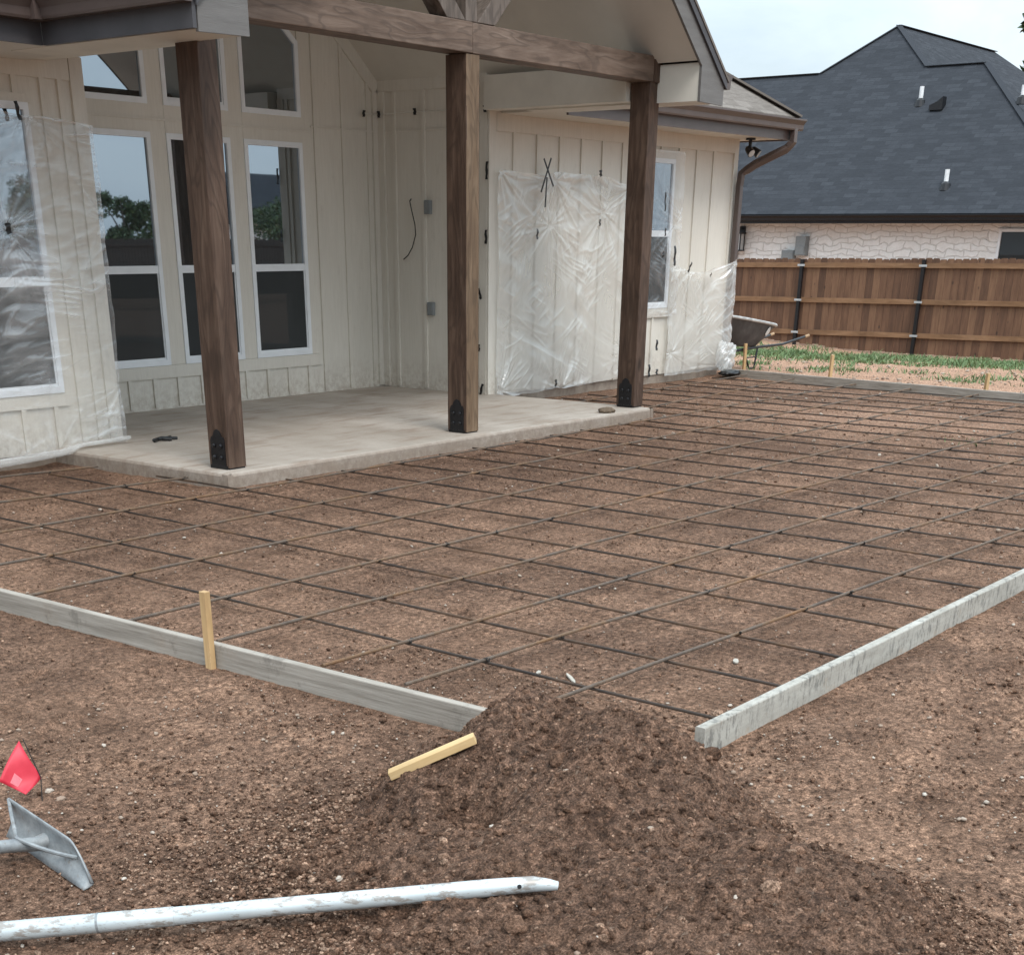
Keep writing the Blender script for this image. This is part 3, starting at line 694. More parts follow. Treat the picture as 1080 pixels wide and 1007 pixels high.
# windows
def window(x0, x1, z0, z1, y, mid=None, cut=None, fw=.048, panes=(M_glass, M_screen), lift=.03):
    mb = MB(); yf = y-lift
    if cut is None:
        mb.box(x0, x0+fw, yf, y+.002, z0, z1); mb.box(x1-fw, x1, yf, y+.002, z0, z1)
        mb.box(x0+fw, x1-fw, yf, y+.002, z0, z0+fw); mb.box(x0+fw, x1-fw, yf, y+.002, z1-fw, z1)
        if mid: mb.box(x0+fw, x1-fw, yf+.006, y+.002, mid-.033, mid+.033)
        # slim inner sash lip
        for a, b in ((z0+fw, mid-.033 if mid else z1-fw),):
            mb.box(x0+fw, x0+fw+.012, yf+.012, y+.001, a, b); mb.box(x1-fw-.012, x1-fw, yf+.012, y+.001, a, b); mb.box(x0+fw+.012, x1-fw-.012, yf+.012, y+.001, a, a+.02)
    else:
        out = cut
        cx = sum(p[0] for p in out)/len(out); cz = sum(p[1] for p in out)/len(out)
        nn = len(out)
        def inset(d):
            r = []
            for i in range(nn):
                a, b, c = Vector(out[i-1]), Vector(out[i]), Vector(out[(i+1) % nn])
                e1 = (b-a).normalized(); e2 = (c-b).normalized()
                n1 = Vector((-e1.y, e1.x)); n2 = Vector((-e2.y, e2.x)); bis = (n1+n2); bis = bis/ (bis.dot(n1))
                r.append(b+bis*d)
            return r
        ins = inset(fw)
        for i in range(nn):
            j = (i+1) % nn
            mb.prism([(out[i][0], yf, out[i][1]), (out[j][0], yf, out[j][1]), (ins[j][0], yf, ins[j][1]), (ins[i][0], yf, ins[i][1])], (0, lift+.002, 0))
    w = part('window', mb, M_vinyl)
    if cut is None:
        if mid:
            p = MB(); p.box(x0+fw-.002, x1-fw+.002, y-.010, y-.002, mid, z1-fw+.002); obj('pane', p, panes[0], w)
            p = MB(); p.box(x0+fw-.002, x1-fw+.002, y-.010, y-.002, z0+fw-.002, mid-.001); obj('pane', p, panes[1], w)
        else:
            p = MB(); p.box(x0+fw-.002, x1-fw+.002, y-.010, y-.002, z0+fw-.002, z1-fw+.002); obj('pane', p, panes[0], w)
    else:
        p = MB(); p.prism([(a[0], y-.010, a[1]) for a in inset(fw-.004)], (0, .008, 0)); obj('pane', p, panes[0], w)
    return w
for x0, x1 in ((8.70, 9.49), (9.68, 10.47), (10.65, 11.45)): window(x0, x1, .47, 2.44, YB, 1.31)
window(0, 0, 0, 0, YB, cut=[(8.70, 2.66), (9.49, 2.66), (9.49, 4.0), (8.88, 3.45), (8.70, 3.30)])
window(9.68, 10.47, 2.66, 4.1, YB)
window(0, 0, 0, 0, YB, cut=[(10.65, 2.66), (11.45, 2.66), (11.45, 3.30), (11.27, 3.44), (10.65, 3.94)])
window(6.15, 7.09, .485, 2.455, YL, 1.28)
window(15.342, 16.238, .83, 2.44, YW, 1.65)

# roof of the porch (gable, ridge along y)
YF = 7.52
def gz(x, off=0): return 3.04+off + .8*(12.62-abs(x-RIDGE)-RIDGE)
XE = 3.22                                            # half span to the eave
mb = MB()
for s in (-1, 1):
    a = RIDGE+s*XE; zt = gz(a, .26)
    mb.prism([(RIDGE, YF-.03, gz(RIDGE, .26)), (a+s*.02, YF-.03, zt-.016), (a+s*.02, YF-.03, zt+.012), (RIDGE, YF-.03, gz(RIDGE, .29))], (0, 8.0, 0))
me_o = part('roof', mb, M_sh_brown)
def uv_roof(o, fu, fv):
    me = o.data; uv = me.uv_layers.new(name='UVMap'); po = world_origin(o)
    co = np.zeros(len(me.vertices)*3); me.vertices.foreach_get('co', co); co = co.reshape(-1, 3)+np.array(po)
    li = np.zeros(len(me.loops), int); me.loops.foreach_get('vertex_index', li)
    c = co[li]; d = np.stack([fu(c), fv(c)], -1); uv.data.foreach_set('uv', d.ravel())
uv_roof(me_o, lambda c: c[:, 1], lambda c: -np.abs(c[:, 0]-RIDGE)*1.28+20)
mb = MB()                                             # dark drip edge strip under shingle edge at the rake
for s in (-1, 1):
    a = RIDGE+s*XE
    mb.prism([(RIDGE, YF-.022, gz(RIDGE, .19)), (a, YF-.022, gz(a, .19)), (a, YF-.022, gz(a, .258)), (RIDGE, YF-.022, gz(RIDGE, .258))], (0, .022-.003, 0))
part('drip_edge', mb, M_fascia)
for s in (-1, 1):                                     # rake boards with the boxed tail
    xi = RIDGE+s*2.78; xo = RIDGE+s*3.20
    mb = MB()
    zi = gz(xi, -.005)
    mb.prism([(RIDGE, YF, gz(RIDGE, -.005)), (xi, YF, zi), (xi, YF, 2.71), (xo, YF, 2.70), (xo, YF, gz(xo, .20)), (RIDGE, YF, gz(RIDGE, .20))], (0, .025, 0))
    part('rake_board', mb, M_rake)
mb = MB()                                             # vault lining / gable overhang soffit
for s in (-1, 1):
    xe = RIDGE+s*2.74
    mb.prism([(RIDGE, YF+.027, gz(RIDGE)), (xe, YF+.027, gz(xe)), (xe, YF+.027, gz(xe, .03)), (RIDGE, YF+.027, gz(RIDGE, .03))], (0, YB-YF-.03, 0))
part('ceiling', mb, M_soffit)
# boxed eaves either side of the vault
for s in (-1, 1):
    x0 = RIDGE+s*2.60; x1 = RIDGE+s*3.18
    mb = MB(); a, b = min(x0, x1), max(x0, x1)
    yend = YL-.03 if s < 0 else YW-.03
    xm = RIDGE+s*2.82
    # inner beam face, soffit and end face
    mb.box(min(x0, xm), max(x0, xm)-.0, 8.21, yend, 2.73, 3.02)
    xi_ = RIDGE+s*2.785
    mb.prism([(xi_, YF+.027, 2.716), (x1, YF+.027, 2.716), (x1, YF+.027, 2.88), (xi_, YF+.027, gz(xi_, .025))], (0, yend-.4-YF-.027, 0))
    part('soffit', mb, M_trim)
# left eave fascia + gutter along y, then along x over the left wing
def gutter_profile():                                  # K style: (out, up)
    return [(0, 0), (.075, 0), (.082, .015), (.086, .06), (.115, .10), (.125, .105), (.125, .122), (.115, .122), (.11, .11), (.0, .11)]
def gutter_along(p, q, outv, z):
    mb = MB(); p = Vector(p); q = Vector(q); o = Vector(outv)
    mb.prism([tuple(p+o*a+Vector((0, 0, z+b))) for a, b in gutter_profile()], q-p); return mb
xg = RIDGE-XE-.02
mb = MB(); mb.box(xg, xg+.03, YF+.002, 9.02, 2.715, 3.0); mb.box(-1.0, xg-.001, 9.02, 9.05, 2.715, 3.0); part('fascia', mb, M_fascia)
part('gutter', gutter_along((xg-.001, YF-.01, 0), (xg-.001, 8.90, 0), (-1, 0, 0), 2.845), M_gutter)
part('gutter', gutter_along((-1.0, 9.019, 0), (xg-.125, 9.019, 0), (0, -1, 0), 2.845), M_gutter)
mb = MB(); mb.box(xg-.135, xg-.001, 8.89, 9.018, 2.842, 2.97); part('gutter_corner', mb, M_gutter)
mb = MB(); mb.box(-1.0, 7.115, 9.052, YL-.024, 2.7185, 2.735); part('soffit', mb, M_soffit)
# wing roofs
def roof_poly(pts, vec, mat, fu, fv):
    mb = MB(); mb.prism(pts, vec); o = part('roof', mb, mat); uv_roof(o, fu, fv); return o
lz = 2.98
roof_poly([(-1.2, 8.97, lz), (8.2, 8.97, lz), (8.2, 12.6, lz+.65*3.63), (-1.2, 12.6, lz+.65*3.63)], (0, 0, .03), M_sh_brown, lambda c: c[:, 0], lambda c: c[:, 1]*1.19)
ez, ye, xr = 2.925, 9.28, 18.08
t = 3.5
roof_poly([(13.0, ye, ez), (xr, ye, ez), (xr-t, ye+t, ez+.62*t), (13.0, ye+t, ez+.62*t)], (0, 0, .025), M_sh_brown, lambda c: c[:, 0], lambda c: c[:, 1]*1.18)
roof_poly([(xr, ye+.01, ez), (xr, 16.2, ez), (xr-t, 16.2-t, ez+.62*t), (xr-t, ye+t+.01, ez+.62*t)], (0, 0, .025), M_sh_brown, lambda c: c[:, 1], lambda c: -c[:, 0]*1.18)
mb = MB(); mb.beam((xr+.01, ye-.01, ez+.03), (xr-t, ye+t, ez+.62*t+.04), .22, .022); part('hip_cap', mb, M_sh_brown)
mb = MB(); mb.box(13.14, xr-.02, ye+.03, ye+.055, 2.70, 2.90); mb.box(xr-.045, xr-.02, ye+.056, 16.1, 2.70, 2.90); part('fascia', mb, M_gutter)
part('gutter', gutter_along((13.32, ye+.029, 0), (xr+.06, ye+.029, 0), (0, -1, 0), 2.805), M_gutter)
mb = MB(); mb.box(12.8, xr-.05, ye+.057, YW-.024, 2.715, 2.735); mb.box(17.78, xr-.05, YW-.02, 16, 2.715, 2.735); part('soffit', mb, M_trim)
part('gutter', gutter_along((RIDGE+XE+.02, YF+.0, 0), (RIDGE+XE+.02, 9.15, 0), (1, 0, 0), 2.835), M_gutter)
mb = MB(); mb.box(RIDGE+XE-.01, RIDGE+XE+.018, YF+.03, 9.2, 2.72, 2.96); part('fascia', mb, M_gutter)
# downspout at the far corner
def ribbon_tube(pts, w, d):
    mb = MB(); pts = [Vector(p) for p in pts]; k = len(pts); side = Vector((.70, .0, 0)).normalized()
    for i in range(k):
        dd = (pts[min(i+1, k-1)]-pts[max(i-1, 0)]).normalized(); s_ = Vector((0, 1, 0)).cross(dd)
        s_ = Vector((1, 0, 0)) if s_.length < .2 else s_.normalized()
        n_ = dd.cross(s_).normalized()
        for a, b in ((-.5, -.42), (-.42, -.5), (.42, -.5), (.5, -.42), (.5, .42), (.42, .5), (-.42, .5), (-.5, .42)): mb.v.append(tuple(pts[i]+s_*a*w+n_*b*d))
    for i in range(k-1):
        for j in range(8): mb.f.append((i*8+j, i*8+(j+1) % 8, (i+1)*8+(j+1) % 8, (i+1)*8+j))
    mb.f += [tuple(range(7, -1, -1)), tuple((k-1)*8+j for j in range(8))]
    return mb
dp = [(17.96, 9.26, 2.83), (17.96, 9.26, 2.68)]
for a in (.25, .5, .75): dp.append((17.96-.03*a, 9.26+.10*a, 2.68-.10*a))
dp += [(17.88, 9.46, 2.545), (17.80, 9.68, 2.44)]
for a in (.3, .6, 1): dp.append((17.80-.06*a, 9.68+.15*a, 2.44-.10*a))
dp += [(17.735, 9.845, 2.2), (17.735, 9.845, 1.0), (17.735, 9.845, .14), (17.76, 9.76, .05)]
part('downspout', ribbon_tube(dp, .085, .07), M_gutter, smooth=False, bevel=0)

# timber posts, beam, king post truss
def wobble_post(w, h, seed, dpt):
    mb = MB(); nz = 24; r = .007
    prof = []
    for cx_, cy_ in ((1, 1), (-1, 1), (-1, -1), (1, -1)):
        a0 = math.atan2(cy_, cx_)
        for k in range(3):
            a = a0+(k-1)*PI/4; prof.append((cx_*(w/2-r)+r*math.cos(a), cy_*(dpt/2-r)+r*math.sin(a)))
    npf = len(prof)
    for i_ in range(nz+1):
        z = h*i_/nz
        for j, (x, y) in enumerate(prof):
            mb.v.append((x+.002*float(pnoise(np.array(z*2.), np.array(j*1.3), seed)), y+.002*float(pnoise(np.array(z*2.), np.array(j*1.3+50), seed)), z))
    for i_ in range(nz):
        for j in range(npf): mb.f.append((i_*npf+j, i_*npf+(j+1) % npf, (i_+1)*npf+(j+1) % npf, (i_+1)*npf+j))
    mb.f += [tuple(range(npf-1, -1, -1)), tuple(nz*npf+j for j in range(npf))]
    return mb
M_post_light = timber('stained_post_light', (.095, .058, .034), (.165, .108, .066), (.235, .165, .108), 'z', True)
def add_post(px, label, dx):
    z0 = SL+.012
    mb = wobble_post(.168, 2.735-z0+.14, int(px*10), .214); mb.v = [(x+px, y+8.092, z+z0) for x, y, z in mb.v]
    p = part('post', mb, M_post, origin=(px, 8.092, z0), smooth=False)
    p['label'] = label
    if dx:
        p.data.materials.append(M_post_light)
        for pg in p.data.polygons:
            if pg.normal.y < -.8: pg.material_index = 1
    # black steel side plate with ogee top and four domed bolts
    b = MB(); xf = px-.0845; yc = 8.092; hw = .076
    pr = [(-hw, 0), (hw, 0), (hw, .175), (hw*.86, .20), (hw*.62, .205), (hw*.52, .225), (hw*.3, .245), (0, .255), (-hw*.3, .245), (-hw*.52, .225), (-hw*.62, .205), (-hw*.86, .20), (-hw, .175)]
    b.prism([(xf-.006, yc+a, z0+.01+c) for a, c in pr], (.006, 0, 0))
    b.box(xf-.008, xf+.005, yc-.09, yc+.09, SL+.002, z0+.014)
    b.box(px-.077, px+.077, 8.092-.10, 8.092+.10, SL+.001, z0-.001)
    b.prism([(px+.0845, yc+a, z0+.01+c) for a, c in pr], (.006, 0, 0))
    br = obj('bracket', b, M_black, p)
    for a, c in ((-.036, .07), (.036, .07), (-.036, .15), (.036, .15)):
        k = MB(); k.tube([(xf-.005, yc+a, z0+c), (xf-.014, yc+a, z0+c), (xf-.020, yc+a, z0+c), (xf-.023, yc+a, z0+c)], [.016, .0155, .010, .003], 12); obj('bolt', k, M_black, br, smooth=True)
    return p
add_post(7.172, 'near left porch post of dark stained timber', 0)
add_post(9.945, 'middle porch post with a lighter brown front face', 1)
add_post(12.645, 'far right porch post of dark stained timber', 0)
mb = MB(); mb.box(7.145, 9.93, 7.975, 8.19, 2.88, 3.085); part('beam', mb, M_beam, bevel=.006, origin=(8.5, 8.06, 3))
mb = MB(); mb.box(9.934, 12.60, 7.978, 8.188, 2.878, 3.082); part('beam', mb, M_beam, bevel=.006, origin=(11.2, 8.06, 3))
mb = MB(); mb.prism([(12.602, 7.965, 2.875), (12.735, 7.965, 2.875), (12.735, 7.965, 3.0), (12.68, 7.965, 3.085), (12.602, 7.965, 3.085)], (0, .23, 0)); part('beam_end', mb, M_post, origin=(12.7, 8.06, 3))
mb = MB(); mb.box(9.86, 10.0, 7.99, 8.14, 3.087, 4.9); part('king_post', mb, M_brace, bevel=.005, origin=(9.93, 8.06, 4))
for s in (-1, 1):
    mb = MB(); mb.prism([(9.93+s*.072, 7.985, 3.087), (9.93+s*.30, 7.985, 3.087), (9.93+s*1.30, 7.985, 4.02), (9.93+s*1.19, 7.985, 4.11)], (0, .155, 0)); part('brace', mb, M_brace, bevel=.005, origin=(9.93+s*.7, 8.06, 3.5))
# electrical boxes and a loose wire in the side wall
for y, z in ((10.73, 1.88), (10.70, .90)):
    mb = MB(); mb.box(12.575, 12.622, y-.04, y+.04, z-.065, z+.065); mb.box(12.568, 12.5745, y-.034, y+.034, z-.058, z+.058); part('outlet_box', mb, M_grey, bevel=.003)
mb = MB()
wp = [(12.615, 10.98, 1.96), (12.58, 10.97, 1.94), (12.57, 10.94, 1.86), (12.565, 10.89, 1.72), (12.57, 10.885, 1.62), (12.565, 10.93, 1.50), (12.57, 11.0, 1.42), (12.575, 11.07, 1.38)]
cv = []
for i_ in range(len(wp)-1):
    a, b = Vector(wp[i_]), Vector(wp[i_+1])
    for t_ in (0, .5): cv.append(a.lerp(b, t_))
part('cable', MB().tube(cv+[Vector(wp[-1])], .006, 6), M_wire, smooth=True)

# floodlight under the far eave
fl = empty('floodlight', (17.52, 9.62, 2.71), 'black twin head floodlight under the eave beside the brown downspout', 'floodlight')
mb = MB(); mb.tube([(17.52, 9.62, 2.712), (17.52, 9.62, 2.69)], .06, 14); mb.tube([(17.52, 9.62, 2.69), (17.52, 9.62, 2.60)], .022, 10); mb.tube([(17.52, 9.62, 2.61), (17.52, 9.62, 2.57)], .04, 12); obj('mount', mb, M_black, fl)
for dx in (-.075, .075):
    mb = MB(); c0 = Vector((17.52+dx, 9.60, 2.585)); d = Vector((dx*2.2, -.6, -.45)).normalized()
    mb.tube([Vector((17.52, 9.62, 2.59)), c0], .013, 8); mb.tube([c0-d*.04, c0-d*.02, c0+d*.05, c0+d*.075], [.02, .036, .048, .052], 14)
    h = obj('lamp_head', mb, M_black, fl)
    k = MB(); k.tube([c0+d*.0755, c0+d*.078], .044, 14); obj('lens', k, M_lampglass, h)

# ------------------------------------------------------------------ clear plastic sheets
def sheet(name, label, origin, du, dv, nrm, nu, nv, shape, attach, mat, base=.025, seed=0, amp=1.0, stretch=(1, 1), hug=None, group=None, folds=((.9, 8, .5, .8), (.8, 11, -.4, .7), (1.2, 13, 1.2, .5))):
    """shape(u,v)-> warped (u,v) in metres;  attach: points (u,v) that folds radiate from"""
    u = np.linspace(0, 1, nu); v = np.linspace(0, 1, nv); U, Vv = np.meshgrid(u, v, indexing='ij')
    A, B = shape(U, Vv)
    d = np.zeros_like(A); fold = np.zeros_like(A)
    for k, (pu, pv, s, f, lo, hi) in enumerate(attach):
        dx = A-pu; dy = B-pv; r = np.hypot(dx, dy)+1e-4; th = np.arctan2(dy, dx)
        w = np.exp(-r/s)*sstep(.0, .06, r)
        nz = pnoise(th*f*.34 + .10*pnoise(A*2, B*2, seed+k), r*.4+k*7, seed+31*k)
        rd = np.clip(1-np.abs(nz)*3.0, 0, 1)**2*sstep(-.35, .25, pnoise(th*2.1+k, r*2.2, seed+5*k))
        d += w*(.020*rd+.030*(nz+.4))*amp; fold += w*rd*.55
    for k, (fx, fy, rot, a) in enumerate(folds):
        c, s_ = math.cos(rot), math.sin(rot); X = A*c+B*s_; Y = -A*s_+B*c
        wy = Y+.09*pnoise(A*1.3, B*1.3, seed+9+k)
        nz = pnoise(X*fx, wy*fy*.5, seed+61+k); msk = sstep(-.15, .40, fbm(A*1.1+3*k, B*1.1, 2, seed+77+k))
        soft = np.clip(1-np.abs(nz)*2.4, 0, 1)**2; ns = pnoise(X*fx*1.3+9, wy*fy*1.1, seed+161+k)
        thin = np.clip(1-np.abs(ns)*6.5, 0, 1)**1.5*sstep(.0, .45, fbm(A*1.9+9*k, B*1.9, 2, seed+177+k))
        d += a*msk*(.030*(nz+.4)+.010*soft)*amp + a*.010*thin*amp; fold += a*msk*soft*.34 + a*thin*.55
    d += .018*amp*(pnoise(A*1.6, B*1.6, seed+5)+.5)
    fold += .30*sstep(-.2, .6, fbm(A*1.2, B*1.2, 2, seed+19))
    edge = np.minimum(np.minimum(U, 1-U), np.minimum(Vv, 1-Vv)); fold += .45*np.exp(-edge/.012)
    D = base+np.clip(d, 0, .11)
    if hug is not None: D = D+hug(U, Vv)
    P = np.array(origin)[None, None] + A[..., None]*np.array(du) + B[..., None]*np.array(dv) + D[..., None]*np.array(nrm)
    idx = np.arange(nu*nv).reshape(nu, nv)
    Qs = np.stack([idx[:-1, :-1], idx[1:, :-1], idx[1:, 1:], idx[:-1, 1:]], -1).reshape(-1, 4)
    o = fast_mesh(name, P.reshape(-1, 3)-np.array(origin), Qs, mat, {'fold': np.clip(fold, 0, 1.2).ravel()})
    o.location = origin
    return tag(o, label, 'plastic sheet', group)
GP = 'clear plastic sheets taped over the walls'
def sh_left(U, V):
    wob = .02*fbm(V*6, V*0, 3, 7); A = U*2.21 + U*(wob + .03*V*0)
    topz = 2.48 - .14*U + .03*fbm(U*5, U*0, 3, 2)
    bot = .02 + .05*np.sin(U*3)*0 + .02*fbm(U*7, U*0, 3, 4)
    return A, bot + (topz-bot)*V
sheet('plastic_sheet', 'clear plastic sheet over the near left window and corner, with glossy streaks', (5.42, YL, 0), (1, 0, 0), (0, 0, 1), (0, -1, 0), 260, 260, sh_left,
      [(1.66, 2.36, .35, 9, 0, 0), (1.33, 1.64, .45, 13, 0, 0), (2.22, .5, .5, 8, 0, 0), (2.22, 1.7, .4, 8, 0, 0), (1.5, .02, .5, 7, 0, 0)], M_film, seed=3, group=GP, amp=.62, folds=((.7, 9, .06, 1.0), (.9, 13, -.12, .9), (1.0, 10, .45, .7), (1.4, 22, .2, .5)))
def sh_mid(U, V):
    A = U*2.62 + .03*fbm(V*5, V*0, 3, 27)*(1-U)
    tz = 2.22 - .10*np.clip(np.sin(U*PI*2.6), 0, 1)*U + .02*fbm(U*6, U*0, 3, 12)
    bt = .03 + .05*U + .03*fbm(U*6, U*0, 3, 14)
    return A, bt+(tz-bt)*V
sheet('plastic_sheet', 'milky plastic sheet over the siding between the middle and far porch posts', (12.72, YW, 0), (1, 0, 0), (0, 0, 1), (0, -1, 0), 280, 240, sh_mid,
      [(.95, 2.15, .75, 15, 0, 0), (.92, 1.72, .45, 11, 0, 0), (2.45, 2.1, .6, 12, 0, 0), (.02, 2.2, .35, 9, 0, 0), (.05, .1, .5, 9, 0, 0), (1.95, 1.85, .5, 10, 0, 0), (1.2, .05, .4, 7, 0, 0)], M_film_milky, seed=41, group=GP, base=.03)
def sh_win(U, V):
    A = U*1.02 + .02*fbm(V*5, V*0, 3, 57); B = .74 + V*1.78; return A, B
sheet('plastic_sheet', 'clear bluish plastic sheet over the narrow window behind the far porch post', (15.36, YW, 0), (1, 0, 0), (0, 0, 1), (0, -1, 0), 110, 160, sh_win,
      [(.9, 1.75, .5, 10, 0, 0), (.9, .76, .4, 9, 0, 0)], M_film, seed=77, group=GP, base=.04)
def sh_far(U, V):
    A = U*1.40 + .02*fbm(V*5, V*0, 3, 67)
    tz = 1.34 - .14*np.sin(U*PI)*1.0 + .03*U + .02*fbm(U*6, U*0, 3, 62)
    bt = .04 + .02*fbm(U*6, U*0, 3, 64)
    return A, bt+(tz-bt)*V
sheet('plastic_sheet', 'white plastic sheet hung low on the wall beside the downspout corner', (16.22, YW, 0), (1, 0, 0), (0, 0, 1), (0, -1, 0), 200, 170, sh_far,
      [(.12, 1.35, .6, 11, 0, 0), (1.38, 1.35, .7, 9, 0, 0), (.5, 1.25, .4, 9, 0, 0), (1.33, .1, .5, 8, 0, 0), (.1, .3, .4, 8, 0, 0)], M_film_milky, seed=91, group=GP, base=.035, hug=lambda U, V: .115*sstep(.72, .93, U)*sstep(1.0, .0, 0*V), folds=((.8, 9, .75, .9), (.9, 12, .35, .8), (1.1, 14, -.5, .5)))
# gathered bundle of film at the far corner, and the loose hem on the slab edge at the left
def crumple(name, label, c, rx, ry, rz, seed, mat, sub=4):
    v, f = ico(sub); s = v
    d = 1+.5*fbm(s[:, 0]*1.1+seed, s[:, 1]*1.1+s[:, 2]*1.6, 3, seed)+.12*np.clip(1-np.abs(pnoise(s[:, 0]*3+seed, s[:, 1]*3+s[:, 2]*3, seed+4))*3, 0, 1)
    P = v*d[:, None]*np.array([rx, ry, rz]); fo = np.clip(.35+.6*np.clip(1-np.abs(pnoise(s[:, 0]*3+seed, s[:, 1]*3+s[:, 2]*3, seed+4))*3, 0, 1), 0, 1.2)
    P[:, 2] = np.maximum(P[:, 2], -rz*.8)
    o = fast_mesh(name, P, f, mat, {'fold': fo}); o.location = c; return tag(o, label, 'plastic sheet')
crumple('plastic_bundle', 'gathered bundle of white plastic at the foot of the far wall corner', (17.47, YW-.22, .19), .15, .11, .19, 5, M_film_milky)
crumple('plastic_scrap', 'crumpled black plastic scrap at the foot of the far wall corner', (17.40, YW-.36, .02), .20, .12, .035, 8, M_tape, 3)
def hem():
    mb = MB(); rr = random.Random(4)
    for k in range(7):
        pts = []
        for i_ in range(14):
            t_ = i_/13; x = 5.4+2.15*t_; z = .02+.012*k*.3 + .05*t_*t_*1.2 + .02*math.sin(5*t_+k); y = YL-.05-.05*k*.55-.05*math.sin(3.1*t_)+.02*math.sin(9*t_+k*2)
            if x > 6.92: z = max(z, SL+.012+.006*k)
            pts.append((x, y, z))
        mb.tube(pts, [.010+.006*math.sin(k+i_*.9)**2 for i_ in range(14)], 6)
    return mb
h = obj('plastic_hem', hem(), M_film_milky, smooth=True, origin=(6.4, YL-.1, .04)); tag(h, 'loose rolled plastic hem lying along the foot of the near left wall', 'plastic sheet')

# black tape scraps : (x or y, z, length, tilt)
def tape(p, wdir, w, l, tilt, label, nrm, group=None, shape=None):
    mb = MB(); nrm = Vector(nrm); a = Vector(wdir); up = Vector((0, 0, 1)); c, s = math.cos(tilt), math.sin(tilt)
    e1 = a*c+up*s; e2 = -a*s+up*c; P = []
    n_ = 7
    for i_ in range(n_):
        t_ = i_/(n_-1)-.5; off = nrm*(.004+.012*abs(math.sin(t_*5+w*200))) + e1*(.06*w*math.sin(t_*4+l*90))
        ww = w*(.85+.15*math.sin(i_*2.1+l*50))
        P.append((Vector(p)+e2*(t_*l)+off-e1*ww/2, Vector(p)+e2*(t_*l)+off+e1*ww/2))
    for (q0, q1) in P: mb.v += [tuple(q0), tuple(q1), tuple(q0-nrm*.003), tuple(q1-nrm*.003)]
    for i_ in range(n_-1):
        b = i_*4; mb.f += [(b, b+1, b+5, b+4), (b+2, b+6, b+7, b+3), (b, b+4, b+6, b+2), (b+1, b+3, b+7, b+5)]
    mb.f += [(0, 2, 3, 1), ((n_-1)*4, (n_-1)*4+1, (n_-1)*4+3, (n_-1)*4+2)]
    o = obj('tape_scrap', mb, M_tape, origin=p); return tag(o, label, 'tape scrap', group)
GT = 'black tape scraps stuck to the walls'
FY = (0, -1, 0); DX = (1, 0, 0); yw = YW-.125
def wx(px, py, y):                                     # where a photo pixel falls on a wall plane facing the camera
    d = RX*((px-CX)/F) + DN*((py-CY)/F) + FW; return (EYE+d*(y/d.y))
for px, py, w, l, tl, lb in (
    (566, 247, .035, .10, -.15, 'black tape tab on the milky plastic below the crossed strips'),
    (632, 235, .03, .07, .1, 'greyish black tape tab on the milky plastic left of the far post'),
    (633, 183, .05, .06, .3, 'small black tape knot on the top edge of the milky plastic'),
    (585.6, 404, .04, .08, 0, 'black tape tab at the bottom edge of the milky plastic'),
    (711, 270, .05, .22, .05, 'long black tape strip at the top left of the low white plastic'),
    (727, 282, .03, .13, -.6, 'slanted black tape strip on the low white plastic'),
    (749, 290, .02, .06, -.6, 'tiny dark tape mark near the downspout end of the low white plastic'),
    (699, 269, .04, .07, 0, 'black tape tab on the right edge of the window plastic'),
    (701, 245, .03, .09, 0, 'black tape tab beside the upper window sash behind the far post'),
    (692, 364, .05, .12, -.1, 'black tape tab under the narrow window right of the far post'),
    (684, 391, .05, .14, .05, 'black tape strip at the wall foot beside the far post'),
    (692, 392, .05, .06, 0, 'short black tape tab at the wall foot right of the far post'),
    (701, 213, .03, .20, .1, 'thin black tape strip at the upper right of the narrow window')):
    p = wx(px, py, yw); tape(tuple(p), DX, w, l, tl, lb, FY, GT)
pX = wx(577, 185, yw)
mb = MB()
for a_, b_ in (((-.10, -.16), (.06, .16)), ((.12, -.10), (-.07, .15)), ((.0, -.02), (-.03, -.30))):
    mb.beam((pX.x+a_[0], pX.y, pX.z+a_[1]), (pX.x+b_[0], pX.y-.006, pX.z+b_[1]), .018, .006, up=(0, 1, 0))
tag(obj('tape_cross', mb, M_tape, origin=tuple(pX)), 'crossed thin black strips forming an X above the milky plastic', 'tape strips', GT)
for px, py, w, l, tl, lb in ((18, 117, .035, .12, .15, 'black tape strip at the top of the plastic covered left window'), (8, 241, .05, .07, .2, 'black tape knot in the middle of the left window plastic')):
    tape(tuple(wx(px, py, YL-.075)), DX, w, l, tl, lb, FY, GT)
def sx(px, py, x):
    d = RX*((px-CX)/F) + DN*((py-CY)/F) + FW; return (EYE+d*(x/d.x))
for px, py, l, tl, lb in ((513, 250, .13, 0, 'black tape tab on the porch side wall right of the middle post, upper'), (506.5, 310, .11, -.4, 'tilted black tape tab on the porch side wall close to the middle post'),
    (505.5, 367, .07, 0, 'black tape knob on the porch side wall near the middle post'), (508, 412, .14, .3, 'curled black tape piece at the foot of the porch side wall'), (514, 180, .16, 0, 'long black tape strip high on the porch side wall')):
    tape(tuple(sx(px, py, 12.585)), (0, 1, 0), .034, l, tl, lb, (-1, 0, 0), GT)
clipl = 'tiny black clip holding the thin string across the porch walls'
sp = []
for px, py, side in ((383, 120, 'b'), (400, 121, 's'), (438, 118, 's'), (512, 115, 's'), (544, 115, 'w'), (572, 118, 'w')):
    p = wx(px, py, YB-.04) if side == 'b' else (sx(px, py, 12.585) if side == 's' else wx(px, py, YW-.04))
    sp.append(p)
    tape(tuple(p), DX if side != 's' else (0, 1, 0), .045, .06, 0, clipl, FY if side != 's' else (-1, 0, 0), 'clips on the porch string')
mb = MB(); c_ = Vector((12.585, YB-.03, sp[1].z)); mb.tube([sp[0], c_], .004, 5); mb.tube([c_, sp[1], sp[2], sp[3], Vector((12.585, YW-.03, sp[3].z)), sp[4], sp[5]], .004, 5)
